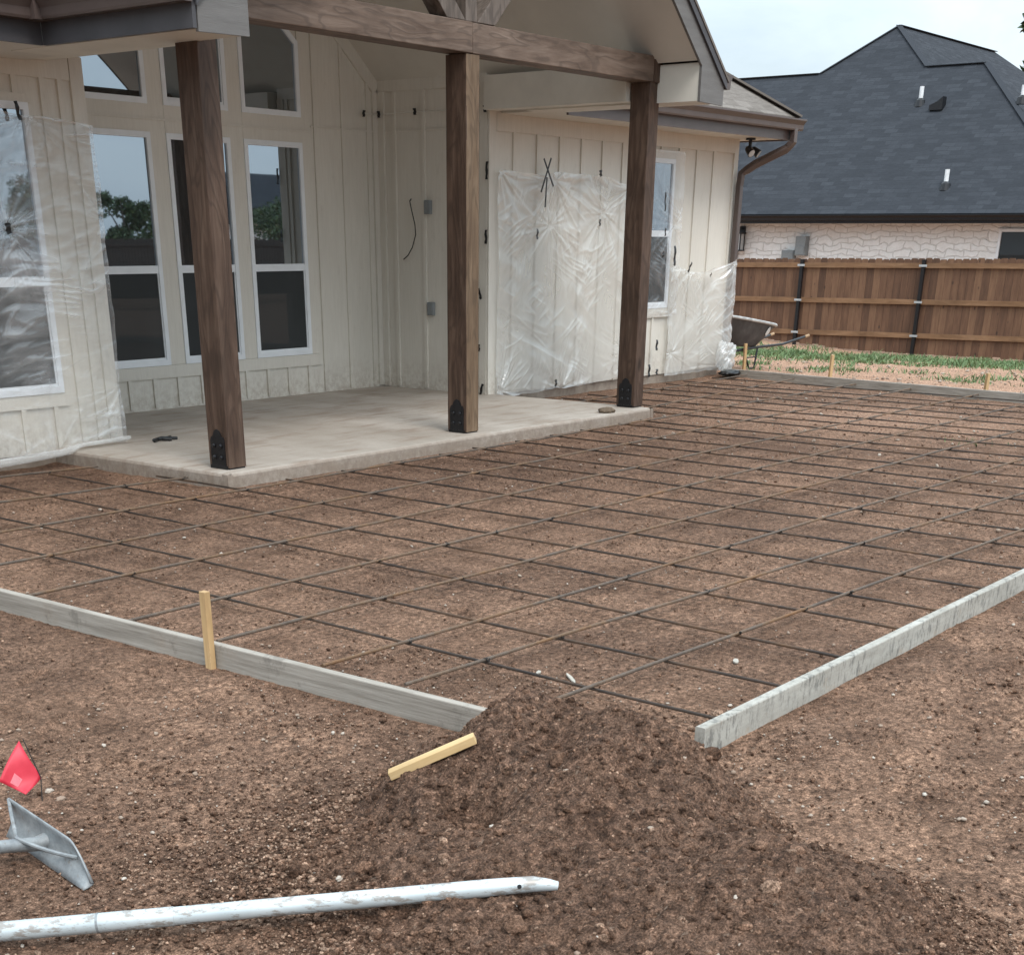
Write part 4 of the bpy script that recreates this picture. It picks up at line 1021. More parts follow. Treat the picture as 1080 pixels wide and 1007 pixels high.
tag(obj('string', mb, M_string, origin=tuple(sp[2])), 'thin white string stretched across the porch walls above head height', 'string')
mb = MB(); mb.tube([(7.70, 9.58, SL+.012), (7.78, 9.62, SL+.02), (7.86, 9.56, SL+.012), (7.92, 9.63, SL+.022), (7.83, 9.66, SL+.012), (7.74, 9.64, SL+.012), (7.80, 9.60, SL+.03), (7.96, 9.60, SL+.012)], .012, 6)
tag(obj('wire_scrap', mb, M_tape, origin=(7.8, 9.62, SL)), 'small tangle of black scrap on the porch slab by the left wing corner', 'scraps')

# ------------------------------------------------------------------ rebar
def gh(x, y): return float(height(np.array([x]), np.array([y]), False)[0])
LONG = [  # y at x: slope, intercept, x0, x1
    (-.125, 10.09, 4.2, 6.85), (-.093, 8.92, 3.95, 6.93), (.0123, 7.469, 3.95, 17.2), (.0150, 6.668, 3.95, 17.1), (.0034, 5.983, 3.93, 17.0), (.0049, 5.194, 3.92, 16.9),
    (-.0115, 4.664, 3.95, 16.8), (-.0217, 4.075, 3.97, 16.7), (-.0500, 3.745, 3.99, 16.6), (-.0440, 3.150, 3.70, 15.6), (.09, 7.03, 12.95, 17.3), (.05, 8.45, 12.95, 17.4)]
CROSS = [  # x at y: slope, intercept, y1
    (.0407, 4.345, 9.7), (.030, 4.897, 9.7), (.0511, 5.410, 9.75), (.0419, 6.053, 9.3), (.0473, 6.496, 8.6), (.0306, 7.160, 7.72), (.0218, 7.803, 7.70), (.0177, 8.418, 7.72), (.0392, 8.853, 7.71), (.0342, 9.375, 7.74), (.033, 9.97, 7.72)]
x = 10.52
while x < 17.0:
    CROSS.append((.032+.008*math.sin(x*5), x-.05, 7.73 if x < 12.35 else 9.55)); x += .545+.05*math.sin(x*3.7)
WORDL = ['shortest rusty bar beside the left wing wall', 'second short rusty bar left of the porch slab corner', 'rusty bar running just in front of the porch slab edge', 'second long rusty bar out from the porch slab', 'third long rusty bar out from the porch slab',
    'fourth long rusty bar out from the porch slab', 'fifth long rusty bar out from the porch slab', 'long rusty bar third from the cement smeared board', 'long rusty bar second from the cement smeared board', 'long rusty bar nearest the cement smeared form board',
    'rusty bar beyond the far porch post, nearer of two', 'rusty bar beyond the far porch post beside the wall']
tie = MB()
for k in range(2):
    pts = [(.011*math.cos(a)*(1 if k else .9), .013*math.sin(a), .003+.006*math.sin(2*a+k)) for a in np.linspace(0, 2*PI, 9)]; tie.tube(pts, .0022, 5)
tie.tube([(.0, .0, .010), (.010, .010, .014), (.022, .012, .013)], .003, 5)
tie_me = None
longs = []
for k, (ms, c, x0, x1) in enumerate(LONG):
    nseg = max(8, int((x1-x0)/.35)); pts = []
    for i_ in range(nseg+1):
        x = x0+(x1-x0)*i_/nseg; y = ms*x+c; wv = .012*float(pnoise(np.array(x*.45), np.array(k*3.3), 200))
        pts.append((x, y+wv, .008+.008*float(pnoise(np.array(x*.9), np.array(k*5.1), 210))))
    org = pts[nseg//2]; o = obj('rebar', MB().tube(pts, .0078, 8), M_rebar, smooth=True, origin=org); tag(o, WORDL[k], 'rebar', 'long rebar of the slab grid')
    longs.append((o, ms, c, x0, x1, org, k))
def ordn(i): return ['first', 'second', 'third', 'fourth', 'fifth', 'sixth', 'seventh', 'eighth', 'ninth', 'tenth', 'eleventh', 'twelfth', 'thirteenth', 'fourteenth', 'fifteenth', 'sixteenth', 'seventeenth', 'eighteenth', 'nineteenth', 'twentieth', 'twenty-first', 'twenty-second', 'twenty-third', 'twenty-fourth', 'twenty-fifth'][i]
rr = random.Random(9)
for k, (ms, c, y1) in enumerate(CROSS):
    y0 = 2.32+rr.uniform(0, .07); nseg = 20; pts = []
    for i_ in range(nseg+1):
        y = y0+(y1-y0)*i_/nseg; x = ms*y+c+.012*float(pnoise(np.array(y*.5), np.array(k*4.3), 220))
        pts.append((x, y, -.006+.008*float(pnoise(np.array(y*.9), np.array(k*6.1), 230))))
    org = pts[10]; o = obj('rebar', MB().tube(pts, .0066, 8), M_rebar_dark, smooth=True, origin=org)
    tag(o, 'dark crosswise bar, %s counted from the left form board' % ordn(k), 'rebar', 'crosswise rebar of the slab grid')
    for lo, lm, lc, lx0, lx1, lorg, lk in longs:
        y = (lm*c+lc)/(1-lm*ms); x = ms*y+c
        if not (lx0+.05 < x < lx1 and y0 < y < y1): continue
        if rr.random() < .25: continue
        if tie_me is None:
            t0 = obj('tie_wire', tie, M_wire, smooth=True); tie_me = t0.data; bpy.data.objects.remove(t0)
        w_ = bpy.data.objects.new('tie_wire', tie_me); COL.objects.link(w_); w_.parent = lo
        w_.location = Vector((x, y, .003))-Vector(lorg); w_.rotation_euler = (0, 0, rr.uniform(0, 6.3)); s_ = rr.uniform(.7, 1.0); w_.scale = (s_, s_, s_)

# ------------------------------------------------------------------ form boards and stakes
def board(p, q, th, z0, z1, mat, label, seed):
    p = Vector(p); q = Vector(q); d = (q-p); L = d.length; d.normalize(); nn_ = Vector((-d.y, d.x, 0)); k = max(6, int(L/.25)); mb = MB()
    P = [(-.5, 0), (-.5, .97), (-.44, 1), (.44, 1), (.5, .97), (.5, 0)]
    for i_ in range(k+1):
        t_ = L*i_/k; wob = .008*float(pnoise(np.array(t_*.5), np.array(1.), seed)); dz = .004*float(pnoise(np.array(t_*.8), np.array(5.), seed))
        for a, b in P: mb.v.append(tuple(p+d*t_+nn_*(a*th+wob)+Vector((0, 0, z0+(z1-z0)*b+dz))))
    for i_ in range(k):
        for j in range(6): mb.f.append((i_*6+j, i_*6+(j+1) % 6, (i_+1)*6+(j+1) % 6, (i_+1)*6+j))
    mb.f += [(5, 4, 3, 2, 1, 0), tuple(k*6+j for j in range(6))]
    import bmesh
    o = obj('form_board', mb, mat, origin=tuple(p+d*L/2+Vector((0, 0, (z0+z1)/2))))
    bm = bmesh.new(); bm.from_mesh(o.data); bmesh.ops.recalc_face_normals(bm, faces=bm.faces); bm.to_mesh(o.data); bm.free()
    return tag(o, label, 'form board', 'wooden form boards around the slab')
board((3.805, 2.32, 0), (3.81, 9.8, 0), .038, -.06, .060, M_board, 'weathered grey form board on the left edge with a pine stake', 1)
board((4.13, 2.275, 0), (16.35, 2.27, 0), .040, -.07, .060, M_smear, 'cement smeared pale form board along the near right edge', 2)
board((17.52, 9.75, 0), (16.40, 2.2, 0), .040, -.08, .058, M_board, 'grey form board along the far edge before the grass strip', 3)
def stake(x, y, z0, z1, w, t, rz, label, lean=0, mat=M_pinez):
    mb = MB(); mb.prism([(-w/2, -t/2, 0), (w/2, -t/2, 0), (w/2, t/2, 0), (-w/2, t/2, 0)], (lean, 0, z1-z0))
    mb.prism([(-w/2, -t/2, 0), (-w/2, t/2, 0), (w/2, t/2, 0), (w/2, -t/2, 0)], (0, 0, -.05))
    o = obj('wooden_stake', mb, mat, bevel=.002); o.location = (x, y, z0); o.rotation_euler = (0, 0, rz); return tag(o, label, 'wooden stake')
stake(3.766, 4.46, -.06, .285, .036, .030, 1.57, 'pine stake nailed upright to the outside of the left form board')
stake(18.34, 9.88, -.05, .32, .05, .035, .9, 'leftmost far stake standing in front of the grey wheelbarrow', .01)
stake(17.85, 8.35, -.05, .275, .05, .035, .9, 'middle far stake behind the far form board', -.01)
stake(17.45, 6.14, -.05, .20, .05, .035, .9, 'rightmost far stake behind the far form board', .0)
a = hit(411, 817, .034); b = hit(501, 778, .046); mb = MB()
d_ = (b-a)
mb.beam((0, 0, 0), (d_.length, 0, 0), .040, .026); o = obj('wooden_stake', mb, M_pine, bevel=.002)
o.matrix_world = Matrix.Translation(a) @ d_.to_track_quat('X', 'Z').to_matrix().to_4x4(); tag(o, 'loose yellow pine stake lying on the side of the dirt heap', 'wooden stake')

# ------------------------------------------------------------------ tools
# long pale pole
pl = empty('float_pole', (2.1, 2.45, .03), 'long pale scuffed metal pole lying on the dirt in the foreground', 'pole')
A_ = hit(588, 938, .03); B_ = hit(2, 989, .026); B_.z = min(B_.z, .012); B_ = A_.lerp(B_, 1.25)
for _ in range(3):                                     # rest it on the highest crumbs under it
    q_ = [A_.lerp(B_, t_) for t_ in np.linspace(.06, 1, 120)]
    g_ = height(np.array([p.x for p in q_]), np.array([p.y for p in q_])) - np.array([p.z for p in q_]) + .012
    k_ = int(np.argmax(g_)); e_ = float(g_[k_])
    if e_ > 0:
        f_ = .06+.94*k_/119; A_.z += e_*min(1, 1.6*(1-f_)); B_.z += e_*min(1, 1.6*f_)
def along(t_): return A_.lerp(B_, t_)
mb = MB(); L_ = (B_-A_).length
mb.tube([along(0.0)+Vector((0, 0, -.012)), along(.012)+Vector((0, 0, -.007)), along(.035), along(.10), along(.55)], [.012, .016, .021, .0235, .0245], 20)
obj('pole_section', mb, M_pole, pl, smooth=True)
mb = MB(); mb.tube([along(.5502), along(.5525), along(.675), along(1.0)], [.0242, .0258, .0262, .0265], 20); obj('pole_section', mb, M_pole, pl, smooth=True)
mb = MB(); q_ = along(.66); dd = (B_-A_).normalized(); mb.tube([q_-dd*.003, q_+dd*.003], .0272, 20); obj('joint_ring', mb, M_alu, pl, smooth=False)
side = Vector((-.78, -.55, .25)).normalized(); q_ = along(.055); mb = MB(); mb.tube([q_+side*.015, q_+side*.0225], .006, 10); obj('button_hole', mb, M_tape, pl)

# concrete placer (come-along): upright curved blade, bent rim bar, socket and handle
tl = empty('concrete_rake', (2.05, 3.24, 0), 'grey metal concrete rake with a curved blade lying by the red flag', 'tool')
e0 = Vector((2.025, 3.03, -.035)); e1 = Vector((2.085, 3.475, -.02)); ax = (e1-e0); Lb = ax.length; ax.normalize(); out = Vector((ax.y, -ax.x, 0)); out = -out if out.x > 0 else out
def blade_pt(s_, t_):                                   # s along, t up the blade
    h = .118*(1-(max(0, .22-s_)/.22)**2*.86)
    zb = e0.lerp(e1, s_); bend = .022*math.sin(t_*PI*.9) - .012*t_
    return zb + Vector((0, 0, h*t_ + .012*s_)) - out*bend + out*(-.03*t_)
mb = MB(); nS, nT = 26, 8
G = np.array([[tuple(blade_pt(i_/(nS-1), j/(nT-1))) for j in range(nT)] for i_ in range(nS)])
mb.grid(G); bo = obj('blade', mb, M_alu, tl, smooth=True); sm = bo.modifiers.new('thickness', 'SOLIDIFY'); sm.thickness = .005; sm.offset = 0
mid_ = blade_pt(.56, .42)
hz = mid_ + out*.085 + Vector((0, 0, .012))
def bez(a, b, c, n_=10): return [a*(1-t_)**2+b*2*t_*(1-t_)+c*t_*t_ for t_ in np.linspace(0, 1, n_)]
rim = bez(blade_pt(1, .97), blade_pt(.93, .55)+out*.02, hz+Vector((0, 0, .022)), 10)[:-1] + bez(hz+Vector((0, 0, .022)), blade_pt(.38, .45)+out*.035, blade_pt(.15, .62), 14)
mb = MB(); mb.tube(rim, .0065, 8); obj('rim_bar', mb, M_alu, tl, smooth=True)
web = MB(); Gw = np.array([[tuple(rim[i_].lerp(blade_pt(1-.85*i_/(len(rim)-1), .25), j/3)) for j in range(4)] for i_ in range(len(rim))])
far_e = hz + out*.35 + Vector((-.02, -.03, .09))
mb = MB(); mb.tube([mid_-out*.002, mid_+out*.03, hz, hz+out*.06+Vector((0, 0, .012))], [.026, .021, .020, .019], 14); obj('socket', mb, M_alu, tl, smooth=True)
mb = MB(); mb.tube([hz+out*.045+Vector((0, 0, .010)), hz+out*.35+Vector((0, 0, .09)), hz+out*1.3+Vector((0, 0, .36))], .0165, 14); obj('handle', mb, M_alu, tl, smooth=True)

# red marking flag
fg = empty('marking_flag', (2.34, 3.65, gh(2.34, 3.65)), 'small red marking flag on a thin wire stuck in the dirt', 'flag')
def at_depth(px, py, dep):
    d = RX*((px-CX)/F) + DN*((py-CY)/F) + FW; return EYE + d*dep
dep = (Vector((2.34, 3.65, -.03))-EYE).dot(FW)
tp = at_depth(24, 779, dep-.02); rt = at_depth(43, 819, dep); bt = at_depth(28, 838, dep-.035); lf = at_depth(-1, 824, dep-.06); tl2 = at_depth(20, 781, dep-.025)
mb = MB(); nF = 12; G = np.zeros((nF, nF, 3))
for i_ in range(nF):
    for j in range(nF):
        u, v = i_/(nF-1), j/(nF-1)
        p = tl2*(1-u)*(1-v)+lf*(1-u)*v*1.0+tp.lerp(rt, v)*0
        p = tl2.lerp(lf, v)*(1-u)+(tp.lerp(rt, .5).lerp(rt, v*1.0) if False else tp.lerp(rt, min(1, v*1.3))*(1-max(0, v-.77)/.23*1.0)+bt*(max(0, v-.77)/.23*0+ (0 if v <= .77 else (v-.77)/.23)))*u if False else (tl2*(1-u)*(1-v)+tp*u*(1-v)+lf*(1-u)*v+rt*u*v)
        G[i_, j] = tuple(p)
# kite: top edge short, right corner on the wire, lower hem to the bottom corner
quad = lambda u, v: (tl2*(1-u)+rt*u)*(1-v)+(lf*(1-u)+bt*u)*v
for i_ in range(nF):
    for j in range(nF):
        u, v = i_/(nF-1), j/(nF-1); G[i_, j] = tuple(quad(u, v) + FW*(-.010*math.sin(u*4+v*3)))
mb.grid(G); fo = obj('flag', mb, M_flag, fg, smooth=True); sm = fo.modifiers.new('thickness', 'SOLIDIFY'); sm.thickness = .001
mb = MB()
def q3(u, v, o_=.003): return quad(u, v)+FW*(-.010*math.sin(u*4+v*3)-o_)
mb.v += [tuple(q3(*t_)) for t_ in ((.32, .62), (.60, .62), (.60, .90), (.32, .90))]; mb.f.append((0, 1, 2, 3)); ink = obj('print', mb, M_flagink, fo)
mb = MB()
for k in range(4):
    u0, v0 = .37, .66+k*.055; b_ = len(mb.v); mb.v += [tuple(q3(*t_, .0045)) for t_ in ((u0, v0), (u0+.17-.03*(k % 2), v0), (u0+.17-.03*(k % 2), v0+.022), (u0, v0+.022))]; mb.f.append((b_, b_+1, b_+2, b_+3))
obj('print', mb, M_flag, fo)
mb = MB(); mb.tube([tp, tp.lerp(rt, .5), rt, Vector((2.335, 3.652, gh(2.34, 3.65)-.02))], .0018, 6); obj('wire_stem', mb, M_wire, fg, smooth=True)

# wheelbarrow beyond the house corner
wb = empty('wheelbarrow', (18.9, 10.1, -.05), 'grey wheelbarrow with a scuffed pale rim parked by the house corner', 'wheelbarrow')
def tray_ring(z, x0, x1, w0, w1, tilt):
    pts = []
    for a in np.linspace(0, 2*PI, 28, endpoint=False):
        c, s = math.cos(a), math.sin(a); sx_ = abs(c)**.55*math.copysign(1, c); sy_ = abs(s)**.55*math.copysign(1, s)
        x_ = (x0+x1)/2+sx_*(x1-x0)/2; f_ = (x_-x0)/(x1-x0); w_ = w0*(1-f_)+w1*f_
        pts.append((x_, 10.1+sy_*w_/2, z+tilt*(.5-f_)))
    return pts
rings = [tray_ring(.25, 18.35, 19.05, .30, .36, .06), tray_ring(.27, 18.28, 19.12, .36, .42, .07), tray_ring(.56, 18.02, 19.50, .60, .66, .19), tray_ring(.575, 18.0, 19.53, .62, .68, .19), tray_ring(.56, 18.04, 19.48, .57, .63, .19), tray_ring(.30, 18.30, 19.10, .33, .39, .07), tray_ring(.28, 18.4, 19.0, .26, .3, .06)]
mb = MB()
for r_ in rings: mb.v += r_
for i_ in range(len(rings)-1):
    for j in range(28): mb.f.append((i_*28+j, i_*28+(j+1) % 28, (i_+1)*28+(j+1) % 28, (i_+1)*28+j))
mb.f += [tuple(range(27, -1, -1)), tuple(6*28+j for j in range(28))]
to = obj('tray', mb, M_tray, wb, smooth=True)
mb = MB(); rp = tray_ring(.58, 17.99, 19.54, .63, .69, .19); mb.tube(rp+[rp[0]], .020, 8, cap=False); obj('rim', mb, M_traylip, to, smooth=True)
mb = MB(); yy = 9.778
dpoly = [(19.10, .40), (19.14, .37), (19.20, .40), (19.19, .45), (19.15, .49), (19.11, .46)]
fy = lambda z: 10.1-.5*(.30+ (z-.25)/.31*.30)*1.0-.046
mb.prism([(x_, fy(z_)-.012, z_) for x_, z_ in dpoly], (0, .006, 0)); obj('emblem', mb, M_paint_white, to)
for s in (-1, 1):
    mb = MB(); y_ = 10.1+s*.20
    mb.tube([(18.05, 10.1+s*.06, .14), (18.4, 10.1+s*.15, .20), (19.1, y_, .225), (19.7, 10.1+s*.26, .235), (20.35, 10.1+s*.29, .31)], .018, 8); obj('handle', mb, M_black, wb, smooth=True)
    mb = MB(); mb.tube([(20.34, 10.1+s*.29, .309), (20.46, 10.1+s*.295, .323)], .021, 8); obj('grip', mb, M_grip, wb, smooth=True)
    mb = MB(); mb.tube([(18.62, y_, .22), (18.80, 10.1+s*.22, -.045), (18.95, 10.1+s*.22, -.045), (19.05, y_, .22)], .014, 8); mb.tube([(18.70, 10.1+s*.21, .10), (19.0, 10.1+s*.21, .10)], .010, 6); obj('leg', mb, M_black, wb, smooth=True)
mb = MB()
for i_ in range(24):
    a = 2*PI*i_/24
    for j in range(8):
        b = 2*PI*j/8; r_ = .155+.04*math.cos(b); mb.v.append((18.02+r_*math.cos(a), 10.1+.045*math.sin(b), .155+r_*math.sin(a)))
for i_ in range(24):
    for j in range(8): mb.f.append((i_*8+j, ((i_+1) % 24)*8+j, ((i_+1) % 24)*8+(j+1) % 8, i_*8+(j+1) % 8))
wo = obj('wheel', mb, M_tyre, wb, smooth=True)
mb = MB(); mb.tube([(18.02, 10.07, .155), (18.02, 10.13, .155)], .11, 16); obj('hub', mb, M_traylip, wo)

wb.location.x += .24; wb.location.y += .30; wb.location.z -= .01
# ------------------------------------------------------------------ fence
FX = 27.0
fn = empty('wood_fence', (FX, 11, -.25), 'brown stained cedar privacy fence with black steel posts behind the grass strip', 'fence')
def fz(y): return 1.315-.010*(y-9)                      # top line
def fb(y): return float(base_level(np.array([FX]), np.array([y]))[0])+.02
mb = MB(); tints_ = []; y = 1.0; rr = random.Random(5)
while y < 19:
    w = .139; z1 = fz(y)+rr.uniform(-.012, .012); z0 = fb(y)+rr.uniform(0, .03); d = rr.uniform(-.002, .002); c = .022
    mb.prism([(FX+d, y, z0), (FX+d, y+w-.004, z0), (FX+d, y+w-.004, z1-c), (FX+d, y+w-.004-c, z1), (FX+d, y+c, z1), (FX+d, y, z1-c)], (.016, 0, 0))
    tints_ += [rr.uniform(0, 1)]*12; y += w
po = obj('pickets', mb, M_fence, fn); at = po.data.attributes.new('tint', 'FLOAT', 'POINT'); at.data.foreach_set('value', np.array(tints_, np.float32))
posts = [1.2, 3.65, 6.1, 8.55, 11.0, 13.45, 15.9, 18.35]
for k, py_ in enumerate(posts):
    mb = MB(); mb.box(FX-.085, FX-.025, py_-.03, py_+.03, fb(py_)-.1, fz(py_)-.03); mb.box(FX-.088, FX-.022, py_-.033, py_+.033, fz(py_)-.0299, fz(py_)-.015); p = obj('post', mb, M_black, fn)
    for h_ in (.085, .70, 1.28):
        z_ = fz(py_)-h_*.985-.03
        b = MB(); b.box(FX-.094, FX-.0865, py_-.075, py_+.075, z_-.018, z_+.018); b.box(FX-.0865, FX-.018, py_-.036, py_-.0315, z_-.018, z_+.018); b.box(FX-.0865, FX-.018, py_+.0315, py_+.036, z_-.018, z_+.018); obj('bracket', b, M_galv, p)
    if k+1 < len(posts):
        for h_ in (.115, .73, 1.31):
            b = MB(); y0, y1 = py_+.04, posts[k+1]-.04
            b.beam((FX-.022, y0, fz(y0)-h_*.985), (FX-.022, y1, fz(y1)-h_*.985), .038, .085); obj('rail', b, M_rail, fn)

# ------------------------------------------------------------------ grass and weeds
def blades(name, xy, hgt, wdt, mat, base=None):
    n_ = len(xy); a = RNG.uniform(0, 2*PI, n_); lean = RNG.uniform(.2, 1.5, n_)*hgt; b = RNG.uniform(0, 2*PI, n_)
    z = height(xy[:, 0], xy[:, 1]) - .005
    c = np.stack([xy[:, 0], xy[:, 1], z], -1); w = np.stack([np.cos(a), np.sin(a), 0*a], -1)*wdt[:, None]; l = np.stack([np.cos(b)*lean, np.sin(b)*lean, hgt], -1)
    V_ = np.stack([c-w, c+w, c+l*.55+w*.8+np.array([0, 0, .01]), c+l, c+l*.55-w*.8+np.array([0, 0, .01])], 1).reshape(-1, 3)
    k = (np.arange(n_)*5)[:, None]; T = np.concatenate([k+np.array([[0, 1, 2]]), k+np.array([[0, 2, 4]]), k+np.array([[4, 2, 3]])], 0)
    o = fast_mesh(name, V_, T, mat, {'tint': np.repeat(np.clip(RNG.normal(.45, .25, n_), 0, 1), 5)}, smooth=False); return tag(o, kind='stuff')
def gden(x, y):
    line = 24.8-.25*(y-9); d = np.exp(-((x-line)/1.15)**2)*sstep(-.40, .15, fbm(x*.6, y*.8, 3, 131)+.16)
    d = np.maximum(d, .20*sstep(.15, .4, fbm(x*.9+5, y*.9, 3, 137))*sstep(18.5, 20, x)); return np.clip(d*(.25+.75*sstep(-.15, .3, fbm(x*2.5, y*3.5, 3, 151))), 0, 1)
gxy = pick(330000, 18.2, 26.9, 3.5, 17, gden); hh = RNG.uniform(.02, .095, len(gxy))*(.6+.8*np.clip(fbm(gxy[:, 0]*1.2, gxy[:, 1]*1.2, 3, 141)+.4, 0, 1)); blades('grass', gxy, hh, RNG.uniform(.004, .012, len(gxy)), M_grass)
w1 = pick(160, 12.6, 13.6, 4.3, 5.0, lambda x, y: np.exp(-((x-13.1)**2+(y-4.65)**2)/.03)); 
if len(w1): blades('weed_tuft', w1, RNG.uniform(.02, .05, len(w1)), RNG.uniform(.004, .007, len(w1)), M_grass)

# ------------------------------------------------------------------ neighbour's house
nb = empty('neighbour_house', (36, 16, -.7), 'white stone house with a large charcoal shingle hip roof behind the fence', 'house')
ng = dict(parent=nb)
def npart(name, mb, mat, **k): return obj(name, mb, mat, nb, **k)
mb = MB(); mb.box(34.0, 34.25, 10.6-6, 26, -.75, 2.12); mb.box(34.26, 48, 4.6, 4.85, -.75, 2.12); npart('wall', mb, M_stone)
NX, NZ, SLP = 33.42, 2.13, .75
def rp_(x, y): return (x, y, NZ+SLP*(x-NX))
ridge_x = 37.72; yR = 14.5; yL_ = 27.0
hipd = ridge_x-NX
mb = MB()
front = [rp_(NX, 10.25), rp_(NX, 27.0), rp_(ridge_x, 25.0), rp_(ridge_x, 18.88), rp_(39.15, 17.52), rp_(ridge_x, 16.0), rp_(ridge_x, 14.54)]
mb.f.append(tuple(range(len(front)))[::-1]); mb.v += front
f1 = npart('roof', mb, M_sh_dark); uv_roof(f1, lambda c: c[:, 1], lambda c: c[:, 0]*1.25); sm = f1.modifiers.new('thickness', 'SOLIDIFY'); sm.thickness = .05; sm.offset = -1
zp = rp_(39.15, 17.52)[2]; zr = rp_(ridge_x, 0)[2]
mb = MB(); ysl = (zp-zr)/(17.52-16.0)                  # upper roof, slope facing -y
mb.v += [(39.15, 17.52, zp), (46.0, 17.52, zp), (46.0+1.4, 16.0, zr), (46+4.0, 12.0, zr-ysl*4.0*.9), (39.6, 12.6, zr-1.0*ysl*3.4*.5-1.1), (ridge_x, 16.0, zr)]
mb.f.append((0, 5, 4, 3, 2, 1))
mb.v += [(39.15, 17.52, zp), (46.0, 17.52, zp), (47.4, 19.2, zr), (ridge_x, 18.88, zr)]; mb.f.append((6, 7, 8, 9))
f2 = npart('roof', mb, M_sh_dark); uv_roof(f2, lambda c: c[:, 0], lambda c: c[:, 1]*1.4)
mb = MB(); b0 = rp_(NX, 10.25)                          # right hip slope of the lower roof
mb.v += [rp_(ridge_x, 14.54), b0, (44.0, 10.25, NZ), (41.5, 14.54, zr)]; mb.f.append((0, 1, 2, 3))
f3 = npart('roof', mb, M_sh_dark); uv_roof(f3, lambda c: c[:, 0], lambda c: c[:, 1]*1.25)
mb = MB(); mb.v += [rp_(ridge_x, 25.0), rp_(ridge_x, 18.88), (42, 18.88, NZ), (42, 25, NZ)]; mb.f.append((0, 1, 2, 3)); f4 = npart('roof', mb, M_sh_dark); uv_roof(f4, lambda c: c[:, 1], lambda c: c[:, 0])
mb = MB()
for a, b in ((rp_(39.15, 17.52), rp_(ridge_x, 16.0)), (rp_(ridge_x, 18.88), rp_(39.15, 17.52)), (rp_(ridge_x, 14.54), rp_(NX, 10.25)), (rp_(ridge_x, 16.0), rp_(ridge_x, 14.54)), (rp_(ridge_x, 25), rp_(ridge_x, 18.88)), ((39.15, 17.52, zp), (46, 17.52, zp))):
    a = Vector(a)+Vector((0, 0, .012)); b = Vector(b)+Vector((0, 0, .012)); mb.beam(a, b, .15, .012)
npart('ridge_cap', mb, M_sh_dark)
mb = MB(); mb.box(NX-.02, NX+.01, 10.2, 27.0, NZ-.20, NZ-.02); npart('fascia', mb, M_black)
mb = MB(); mb.prism([(NX-.021-a, 10.15, NZ-.145+b) for a, b in gutter_profile()], (0, 16.8, 0)); npart('gutter', mb, M_black)
mb = MB(); mb.box(NX+.011, 33.998, 10.2, 26.9, NZ-.17, NZ-.155); npart('soffit', mb, M_black)
def rplane(px, py):
    d = RX*((px-CX)/F) + DN*((py-CY)/F) + FW; t_ = (NZ-SLP*NX-EYE.z)/(d.z-SLP*d.x); return EYE+d*t_
for px, py, h_, mt_ in ((970.5, 109, .34, M_pvc), (997, 197, .34, M_pvc), (1078, 106, .3, M_pvc)):
    p = rplane(px, py); mb = MB(); mb.tube([p-Vector((0, 0, .05)), p+Vector((0, 0, h_))], .05, 12); pp = npart('vent_pipe', mb, mt_, smooth=False)
    k = MB(); k.tube([p-Vector((0, 0, .08)), p+Vector((0, 0, .06)), p+Vector((0, 0, .1))], [.14, .10, .055], 12); obj('flashing', k, M_black, pp)
p = rplane(989, 114); mb = MB(); mb.prism([tuple(p+Vector((-.15, a, b))) for a, b in ((-.16, -.05), (.16, -.05), (.16, .05), (-.02, .12), (-.16, .22))], (.22, 0, 0)); npart('roof_vent', mb, M_black)
# window, lantern, meter boxes
mb = MB(); x_ = 33.97
for q in ((10.85, 10.91, .2, 1.83), (12.17, 12.23, .2, 1.83), (10.91, 12.17, 1.77, 1.83), (10.91, 12.17, .2, .26), (10.91, 12.17, .98, 1.02)): mb.box(x_-.02, 34.01, *q)
w = npart('window', mb, M_vinyl); p = MB(); p.box(33.985, 34.005, 10.90, 12.18, .25, 1.78); obj('pane', p, M_screen, w)
def nwall(px, py): d = RX*((px-CX)/F)+DN*((py-CY)/F)+FW; return EYE+d*(33.95/d.x)
p = nwall(782, 255); ln = empty('wall_lantern', tuple(p), 'black framed glass wall lantern on the white stone house', 'lantern')
mb = MB(); mb.box(p.x-.02, p.x+.06, p.y-.07, p.y+.07, p.z+.20, p.z+.34); mb.box(p.x-.16, p.x+.02, p.y-.02, p.y+.02, p.z+.27, p.z+.30)
for a in (-.1, .1):
    for b in (-.25, -.05): mb.box(p.x+b-.012, p.x+b+.012, p.y+a-.012, p.y+a+.012, p.z-.18, p.z+.17)
mb.box(p.x-.28, p.x-.02, p.y-.13, p.y+.13, p.z+.17, p.z+.21); mb.box(p.x-.27, p.x-.03, p.y-.12, p.y+.12, p.z-.21, p.z-.18); obj('frame', mb, M_black, ln)
mb = MB(); mb.box(p.x-.24, p.x-.06, p.y-.095, p.y+.095, p.z-.178, p.z+.168); obj('glass', mb, M_lampglass, ln)
p = nwall(847, 259); mb = MB(); mb.box(p.x-.16, p.x+.06, p.y-.13, p.y+.13, p.z-.22, p.z+.20); mb.box(p.x-.172, p.x-.161, p.y-.115, p.y+.115, p.z-.2, p.z+.0); tag(obj('electric_meter_box', mb, M_grey, origin=tuple(p), bevel=.01), 'tall grey electric meter box on the white stone wall above the fence', 'meter box')
p = nwall(833, 265); mb = MB(); mb.box(p.x-.12, p.x+.06, p.y-.16, p.y+.16, p.z-.2, p.z+.02); mb.box(p.x-.13, p.x-.121, p.y-.14, p.y+.14, p.z-.18, p.z-.01); tag(obj('utility_box', mb, M_grey, origin=tuple(p), bevel=.01), 'low grey utility box left of the tall meter box', 'utility box')
p = nwall(774, 262); mb = MB(); mb.box(33.96, 34.01, p.y-.1, p.y+.5, -.6, 1.8); npart('door', mb, M_fascia)

